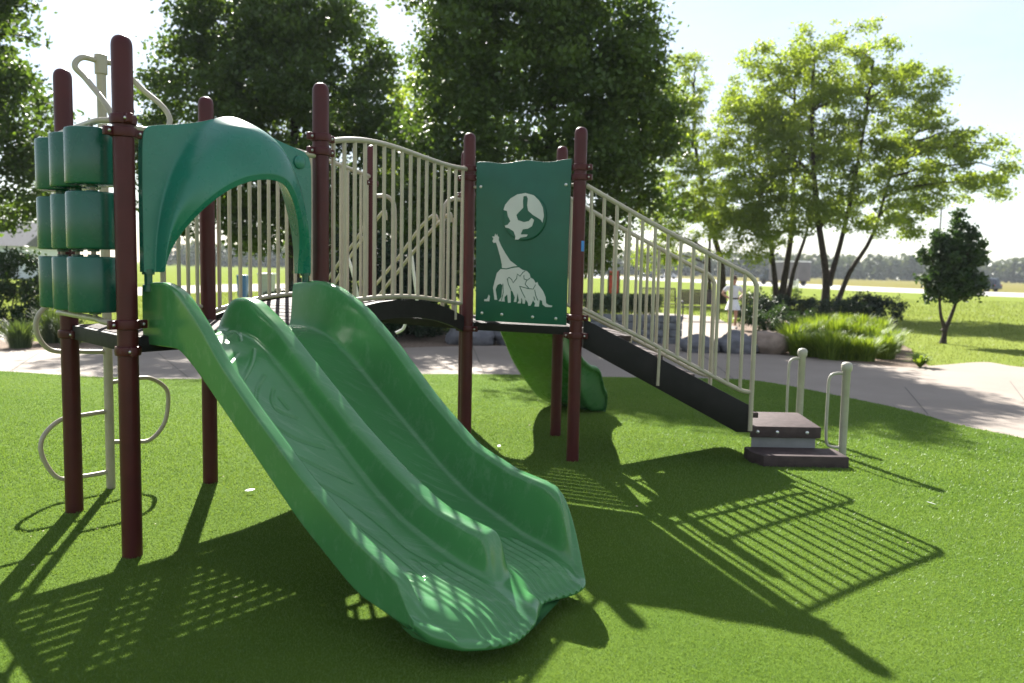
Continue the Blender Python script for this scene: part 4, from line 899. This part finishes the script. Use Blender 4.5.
# ================================================================== FURNITURE, PERSON, VEHICLES
def bench(px, py, mt, label, rz=0, w=1.6):
    c = Vector(gz(px, py)); t = empty('park_bench', c, label, 'bench', 'park benches'); t.rotation_euler = (0, 0, 0)
    ca, sa = math.cos(rz), math.sin(rz); X = Vector((ca, sa, 0)); Y = Vector((-sa, ca, 0))
    b = MB()
    for i in range(6): b.box(c+Y*(-.18+i*.08)+UZ*.45, (w, .06, .025), rz, .004)
    b.build('seat', mt, t)
    b = MB()
    for i in range(9): b.box(c+Y*(.30+i*.012)+UZ*(.54+i*.05), (w, .02, .028 if mt is M['mesh_metal'] else .045), rz, .004)
    b.build('backrest', mt, t)
    MB().tube(sm([c+X*-w/2+Y*.29+UZ*.52, c+X*-w/2+Y*.40+UZ*1.0, c+X*w/2+Y*.40+UZ*1.0, c+X*w/2+Y*.29+UZ*.52], 1), .03, 8).build('back_frame', M['dark_metal'], t)
    for sx in (-1, 1):
        b = MB(); o_ = c+X*sx*(w/2+.02)
        b.tube([o_+Y*-.22, o_+Y*-.2+UZ*.62, o_+Y*.28+UZ*.66], .025, 8); b.tube([o_+Y*.30, o_+Y*.28+UZ*.45, o_+Y*.42+UZ*1.0], .025, 8)
        b.build('leg', M['dark_metal'], t)
bench(660, 316, M['mesh_metal'], 'olive mesh park bench above the hedge end, behind the stairs', R(4), 1.25)
bench(699, 320, M['brown_wood'], 'dark brown park bench left of the standing person', R(2), 1.2)

def person(px, py):
    c = Vector(gz(px, py)); c.z = -.02; k = .90
    t = empty('person', c, 'person in pale shirt and white skirt, hands on hips, beyond the stair railing', 'person')
    J = {'pel': (0, 0, .92, .125), 'wa': (0, 0, 1.05, .115), 'ch': (0, .0, 1.26, .135), 'nk': (0, -.01, 1.42, .055), 'hd0': (0, -.02, 1.50, .075), 'hd1': (0, -.025, 1.60, .098), 'hd2': (0, -.015, 1.70, .07)}
    for s_, n_ in ((-1, 'l'), (1, 'r')):
        J.update({n_+'sh': (s_*.17, 0, 1.36, .06), n_+'el': (s_*.36, .06, 1.16, .042), n_+'wr': (s_*.19, -.06, 1.02, .032), n_+'hn': (s_*.135, -.09, .98, .034),
                  n_+'hp': (s_*.09, 0, .86, .09), n_+'kn': (s_*.10, -.02, .48, .058), n_+'an': (s_*.10, .02, .09, .038), n_+'ft': (s_*.11, -.13, .035, .035)})
    Eg = [('pel', 'wa'), ('wa', 'ch'), ('ch', 'nk'), ('nk', 'hd0'), ('hd0', 'hd1'), ('hd1', 'hd2')]
    for n_ in 'lr': Eg += [('ch', n_+'sh'), (n_+'sh', n_+'el'), (n_+'el', n_+'wr'), (n_+'wr', n_+'hn'), ('pel', n_+'hp'), (n_+'hp', n_+'kn'), (n_+'kn', n_+'an'), (n_+'an', n_+'ft')]
    ks = list(J); me = bpy.data.meshes.new('body'); me.from_pydata([tuple(k*q_ for q_ in J[n_][:3]) for n_ in ks], [(ks.index(a), ks.index(b_)) for a, b_ in Eg], [])
    o = bpy.data.objects.new('body', me); COL.objects.link(o); o.parent = t; me.materials.append(M['skin'])
    md = o.modifiers.new('skin', 'SKIN'); sv_ = me.skin_vertices[0].data
    for i, n_ in enumerate(ks): sv_[i].radius = (J[n_][3]*k,)*2
    sv_[0].use_root = True
    s2 = o.modifiers.new('sub', 'SUBSURF'); s2.levels = 2; s2.render_levels = 2
    def lo(p_): return c+Vector(p_)*k
    # clothes
    b = MB()
    b.lathe([(.135*k, .95*k), (.150*k, 1.0*k), (.145*k, 1.1*k), (.165*k, 1.25*k), (.16*k, 1.34*k), (.10*k, 1.41*k), (.065*k, 1.43*k)], c, 18)
    for s_ in (-1, 1): b.tube([lo((s_*.12, 0, 1.35)), lo((s_*.19, .0, 1.345)), lo((s_*.29, .04, 1.24))], [.075*k, .072*k, .066*k], 12)
    b.build('shirt', M['shirt'], t)
    MB().lathe([(.142*k, .99*k), (.155*k, .93*k), (.20*k, .78*k), (.25*k, .62*k), (.24*k, .62*k), (.14*k, .9*k)], c, 20, None, 5, .04).build('skirt', M['shorts'], t)
    MB().lathe([(.146*k, .965*k), (.158*k, .97*k), (.158*k, 1.01*k), (.147*k, 1.015*k)], c, 20).build('belt', M['black_cloth'], t)
    b = MB().blob(lo((0, .012, 1.635)), (.105*k, .115*k, .115*k), 3, .05, 2, 2)
    b.blob(lo((0, .07, 1.56)), (.07*k, .06*k, .11*k), 3, .05, 2, 3); b.build('hair', M['hair'], t, 180)
    b = MB()
    b.blob(lo((0, -.125, 1.585)), (.014*k, .022*k, .024*k), 2, .02, 1, 1); b.build('nose', M['skin'], t, 180)
    for s_ in (-1, 1): MB().blob(lo((s_*.036, -.108, 1.615)), (.014*k, .010*k, .009*k), 2, 0, 1, 1).build('eye', M['black_cloth'], t, 180)
    MB().blob(lo((0, -.108, 1.535)), (.026*k, .010*k, .007*k), 2, 0, 1, 1).build('mouth', M['red'], t, 180)
    for s_ in (-1, 1): MB().blob(lo((s_*.108, -.075, .045)), (.05*k, .13*k, .048*k), 2, .05, 1, 1).build('shoe', M['shoe'], t, 180)
person(732, 328)

def car(loc, rz, mt, label, name='parked_car', suv=False, group=None, cat='car'):
    c = Vector(loc); t = empty(name, c, label, cat, group); X = Vector((math.cos(rz), math.sin(rz), 0)); Y = Vector((-math.sin(rz), math.cos(rz), 0))
    h_ = 1.72 if suv else 1.46
    lo = [(-2.25, .35), (-2.28, .75), (-2.15, .98), (-1.0, 1.0), (.9, .98), (2.0, .86), (2.25, .70), (2.26, .35), (1.85, .30), (-1.85, .30)]
    up = [(-2.05 if suv else -1.75, .97), (-1.85 if suv else -1.15, h_-.06), (-1.4 if suv else -.7, h_), (.3, h_-.02), (.6, h_-.12), (1.3, .95)]
    P = lambda p_, o_: c+X*p_[0]+Y*o_+UZ*p_[1]
    MB().prism([P(q_, -.88) for q_ in lo], Y*1.76, .06).build('body', mt, t)
    MB().prism([P(q_, -.76) for q_ in up], Y*1.52, .05).build('roof', mt, t)
    for sd_ in (-1, 1):
        w = [(q_[0]*.9+.02, .98+(q_[1]-.98)*.86) for q_ in up]
        MB().prism([P(q_, sd_*.768-.012) for q_ in w], Y*.02).build('window', M['glass'], t)
        for wx in (-1.4, 1.42): MB().lathe([(.12, -.1), (.33, -.1), (.34, 0), (.33, .1), (.12, .1)], c+X*wx+Y*sd_*.82+UZ*.33, 18, Y).build('wheel', M['tyre'], t)
    q0, q1 = up[4], up[5]; MB().prism([P((q0[0]+.05, q0[1]-.04), -.66), P((q1[0]+.02, q1[1]+.05), -.7), P((q1[0]+.02, q1[1]+.05), .7), P((q0[0]+.05, q0[1]-.04), .66)], X*.03+UZ*.03).build('windscreen', M['glass'], t)
    for sd_ in (-1, 1):
        MB().box(c+X*2.24+Y*sd_*.62+UZ*.68, (.06, .34, .14), rz, .02).build('headlight', M['white_paint'], t)
        MB().box(c+X*-2.24+Y*sd_*.66+UZ*.80, (.06, .26, .16), rz, .02).build('tail_light', M['red'], t)
rd = Vector((*(far(860, 287.5)-far(1000, 292.5)), 0)).normalized(); ra = math.atan2(rd.y, rd.x)
def gd_(x, y): v_ = gz(x, y); return (v_[0], v_[1], -.034)
car(gd_(981, 291.0), ra, M['navy'], 'dark blue car driving on the far road beside the round tree', 'car', True)
car(gd_(668, 278.8), R(165), M['silver'], 'silver car on the far side of the lawn, seen through the stair railing', 'parked_car', False, 'cars parked across the lawn')
car(gd_(646, 278.0), R(170), M['navy'], 'dark car left of the silver one, far across the lawn', 'parked_car', False, 'cars parked across the lawn')
car(gd_(597, 277.0), R(172), M['white_car'], 'white car far across the lawn beside the maroon post', 'parked_car', True, 'cars parked across the lawn')
car(gd_(567, 276.6), R(175), M['red_car'], 'red car far across the lawn between the panel and the maroon post', 'parked_car', True, 'cars parked across the lawn')
def truck():
    c = Vector(gd_(786, 285)); dz = ra; X = Vector((math.cos(dz), math.sin(dz), 0)); Y = Vector((-math.sin(dz), math.cos(dz), 0))
    k = 1.0
    t = empty('box_truck', c, 'grey box truck on the far road, seen between the birch trunks', 'truck')
    MB().box(c-X*.6*k+UZ*2.15, (6.4*k, 2.4, 2.9), dz, .06).build('cargo_box', M['trailer'], t)
    MB().box(c-X*.6*k+UZ*3.66, (6.5*k, 2.5, .14), dz, .03).build('roof', M['white_paint'], t)
    P = lambda x, z: c+X*x-Y*1.05+UZ*z
    MB().prism([P(2.8, .5), P(2.8, 2.5), P(3.6, 2.5), P(4.1, 1.6), P(5.0, 1.4), P(5.05, .5)], Y*2.1, .06).build('cab', M['navy'], t)
    MB().prism([P(3.0, 1.6)-Y*.01, P(3.0, 2.35)-Y*.01, P(3.5, 2.35)-Y*.01, P(3.95, 1.6)-Y*.01], Y*2.12).build('window', M['glass'], t)
    for x in (-2.6, 3.9):
        for s_ in (-1, 1): MB().lathe([(.15, -.14), (.48, -.14), (.5, 0), (.48, .14), (.15, .14)], c+X*x+Y*s_*1.0+UZ*.5, 18, Y).build('wheel', M['tyre'], t)
truck()
# signs
c = Vector(gz(613, 306)); t = empty('sign_pillar', c, 'narrow red sign pillar on two posts beyond the hedge, seen through the railing', 'sign')
MB().box(c+UZ*.95, (.42, .12, 1.35), 0, .01).build('sign_panel', M['red'], t)
for sx in (-1, 1): MB().box(c+Vector((sx*.25, 0, .82)), (.07, .10, 1.66), 0, .01).build('leg', M['dark_metal'], t)
for dz in (1.25, .75): MB().box(c+Vector((.02, -.075, dz)), (.22, .02, .16), 0).build('notice', M['riser'], t)
c = Vector(gz(793, 291)); t = empty('notice_board', c, 'small white slatted board on two posts on the lawn by the road', 'sign')
for sx in (-1, 1): MB().box(c+Vector((sx*.42, 0, .55)), (.16, .14, 1.25), 0, .01).build('leg', M['white_paint'], t)
b = MB()
for i in range(4): b.box(c+Vector((0, 0, .35+i*.2)), (.70, .06, .13), 0, .005)
b.build('board', M['white_paint'], t)
p = gz(773, 296)
for px_, py_ in ((772, 297), (795, 296)):
    p = gz(px_, py_); shrub('flower_shrub', 'little green plant in the lawn at the foot of the white slatted board', 'plant', 'plants by the white board', [(p[0], p[1], .3, .6, .5, .4)], 20, 900, .10, L['grass'], .2)
# bins behind the deck
def bin_(px, py, mt, w, h_, label):
    c = Vector(gz(px, py)); t = empty('wheeled_bin', c, label, 'bin')
    P = lambda x, y, z: c+Vector((x, y, z))
    b = MB(); v0 = [b.bm.verts.new(P(x*w*.42, y*w*.42, .12)) for x, y in ((-1, -1), (1, -1), (1, 1), (-1, 1))]; v1 = [b.bm.verts.new(P(x*w*.5, y*w*.5, h_)) for x, y in ((-1, -1), (1, -1), (1, 1), (-1, 1))]
    b.bm.faces.new(v0[::-1]); b.bm.faces.new(v1)
    for i in range(4): b.bm.faces.new((v0[i], v0[(i+1) % 4], v1[(i+1) % 4], v1[i]))
    b.build('tub', mt, t); MB().box(P(0, 0, h_+.03), (w*1.06, w*1.08, .06), 0, .015).build('lid', mt, t)
    for s_ in (-1, 1): MB().lathe([(.03, -.03), (.12, -.03), (.12, .03), (.03, .03)], P(s_*w*.36, w*.36, .12), 14, (1, 0, 0)).build('wheel', M['tyre'], t)
bin_(243, 300, M['blue_bin'], .42, 1.05, 'blue lidded bin on the lawn, seen through the hood opening')
bin_(267, 301, M['pale_bin'], .62, 1.15, 'pale grey lidded bin to the right of the blue one')
# house at the left edge
hc = gz(2, 279); hc = Vector((-47.0, 74.0, -.04)); t = empty('house', hc, 'pale house with a grey roof far off at the left edge', 'house')
b = MB().box(hc+UZ*1.4, (10, 8, 2.8)); wl = b.build('wall', M['siding'], t)
MB().prism([hc+Vector((-5.4, -4.4, 2.75)), hc+Vector((-5.4, 4.4, 2.75)), hc+Vector((-5.4, 0, 5.0))], (10.8, 0, 0)).build('roof', M['roof'], t)
for x in (-3, -.5, 3):
    w_ = MB().box(hc+Vector((x, -4.02, 1.5)), (1.2, .06, 1.1)).build('window', M['white_paint'], t); MB().box(hc+Vector((x, -4.06, 1.5)), (1.0, .03, .9)).build('pane', M['glass'], w_)
MB().box(hc+Vector((1.3, -4.03, 1.0)), (.95, .06, 2.05)).build('door', M['navy'], t)
# utility pole and wires
up_ = Vector((*gz(937, 289)[:2], -.04)); up_ = Vector(gy(937, 276, 150)); up_.z = -.04
t = empty('utility_pole', up_, 'wooden utility pole rising behind the small round tree', 'utility pole')
MB().lathe([(.17, 0), (.12, 14.8), (0, 14.85)], up_, 10).build('pole', M['bark'], t)
MB().box(up_+UZ*14.2, (2.4, .12, .14), R(40), .01).build('crossarm', M['bark'], t)
for i_, (z0, y1, lab) in enumerate(((14.3, 203, 'upper thin overhead wire running right from the utility pole'), (9.4, 229, 'lower thin overhead wire running right from the utility pole'))):
    a_ = up_+UZ*z0; e_ = Vector(gy(1180, y1+3, 120)); pts = [a_.lerp(e_, k/12)-UZ*(.8*math.sin(math.pi*k/12)) for k in range(13)]
    tag(MB().tube(pts, .035, 6).build('overhead_wire', M['wire'], None), lab, 'wire', 'overhead wires')
# far wood: reads as one mass
def wood():
    Vs, Fs, Ts = [], [], []; k = 0
    for i in range(620):
        f = i/619; X = -160+f*720+random.uniform(-4, 4); Y = 390+random.uniform(-14, 20)-max(0, X-120)*.30; h_ = random.uniform(7.5, 12); r_ = random.uniform(3.5, 6)
        n = 170; d = rng.normal(size=(n, 3)); d /= np.linalg.norm(d, axis=1)[:, None]; d *= rng.uniform(.55, 1, n)[:, None]**.5
        P = np.array([X, Y, h_*.52])+d*np.array([r_, r_, h_*.5]); P[:, 2] = np.maximum(P[:, 2], .2)
        V, Fc = leafcloud(P, 1.9, .8); Vs.append(V); Fs.append(Fc+k); k += len(V); Ts.append(np.clip(np.full(n, random.random())*.7+.3*rng.random(n), 0, 1))
    o = npmesh('far_wood', np.concatenate(Vs), np.concatenate(Fs), L['far'], None, 0, np.concatenate(Ts))
    tag(o, 'belt of far-off trees along the horizon beyond the meadow', 'wood', kind='stuff')
wood()
# lawn blades where the lawn comes close
NL = 120000
yy = 13*(60/13)**rng.random(NL); x_ = rng.uniform(-1, 1, NL)*yy*.75
excl = [np.array([*ne, *fe])]
ok = ~in_poly(x_, yy, [*ne, *fe]) & (yy > 15) & ~in_poly(x_, yy, [tuple(far(*p)) for p in bed]) & ~in_poly(x_, yy, [tuple(far(*p)) for p in [(600, 346), (760, 353), (742, 330), (715, 316), (655, 312), (590, 316)]]) & ~in_poly(x_, yy, [tuple(far(*p)) for p in [(90, 297), (230, 291), (330, 290), (330, 283), (225, 284), (90, 288)]])
pos = np.stack([x_, yy, np.full(NL, -.04)], 1)[ok]; dst = pos[:, 1]
lb = blades('lawn_blades', pos, rng.uniform(.035, .075, len(pos))*np.clip(dst/25, .8, 1.4), .012*np.clip(dst/20, .8, 3), .9, L['lawnblade'])
tag(lb, 'mown green grass of the lawn beyond the walkway', 'grass', kind='stuff')

def haze():
    b = MB().box((60, 250, 19.5), (1500, 1300, 41.2)); o = b.build('haze', None, None, 0); o['kind'] = 'stuff'
    hm = bpy.data.materials.new('thin_air'); hm.use_nodes = True; t = hm.node_tree; t.nodes.remove(t.nodes['Principled BSDF'])
    v = t.nodes.new('ShaderNodeVolumePrincipled'); v.inputs['Color'].default_value = (.86, .93, 1, 1); v.inputs['Density'].default_value = .00028; v.inputs['Anisotropy'].default_value = 0
    t.links.new(v.outputs[0], t.nodes['Material Output'].inputs['Volume']); o.data.materials.append(hm)
haze()
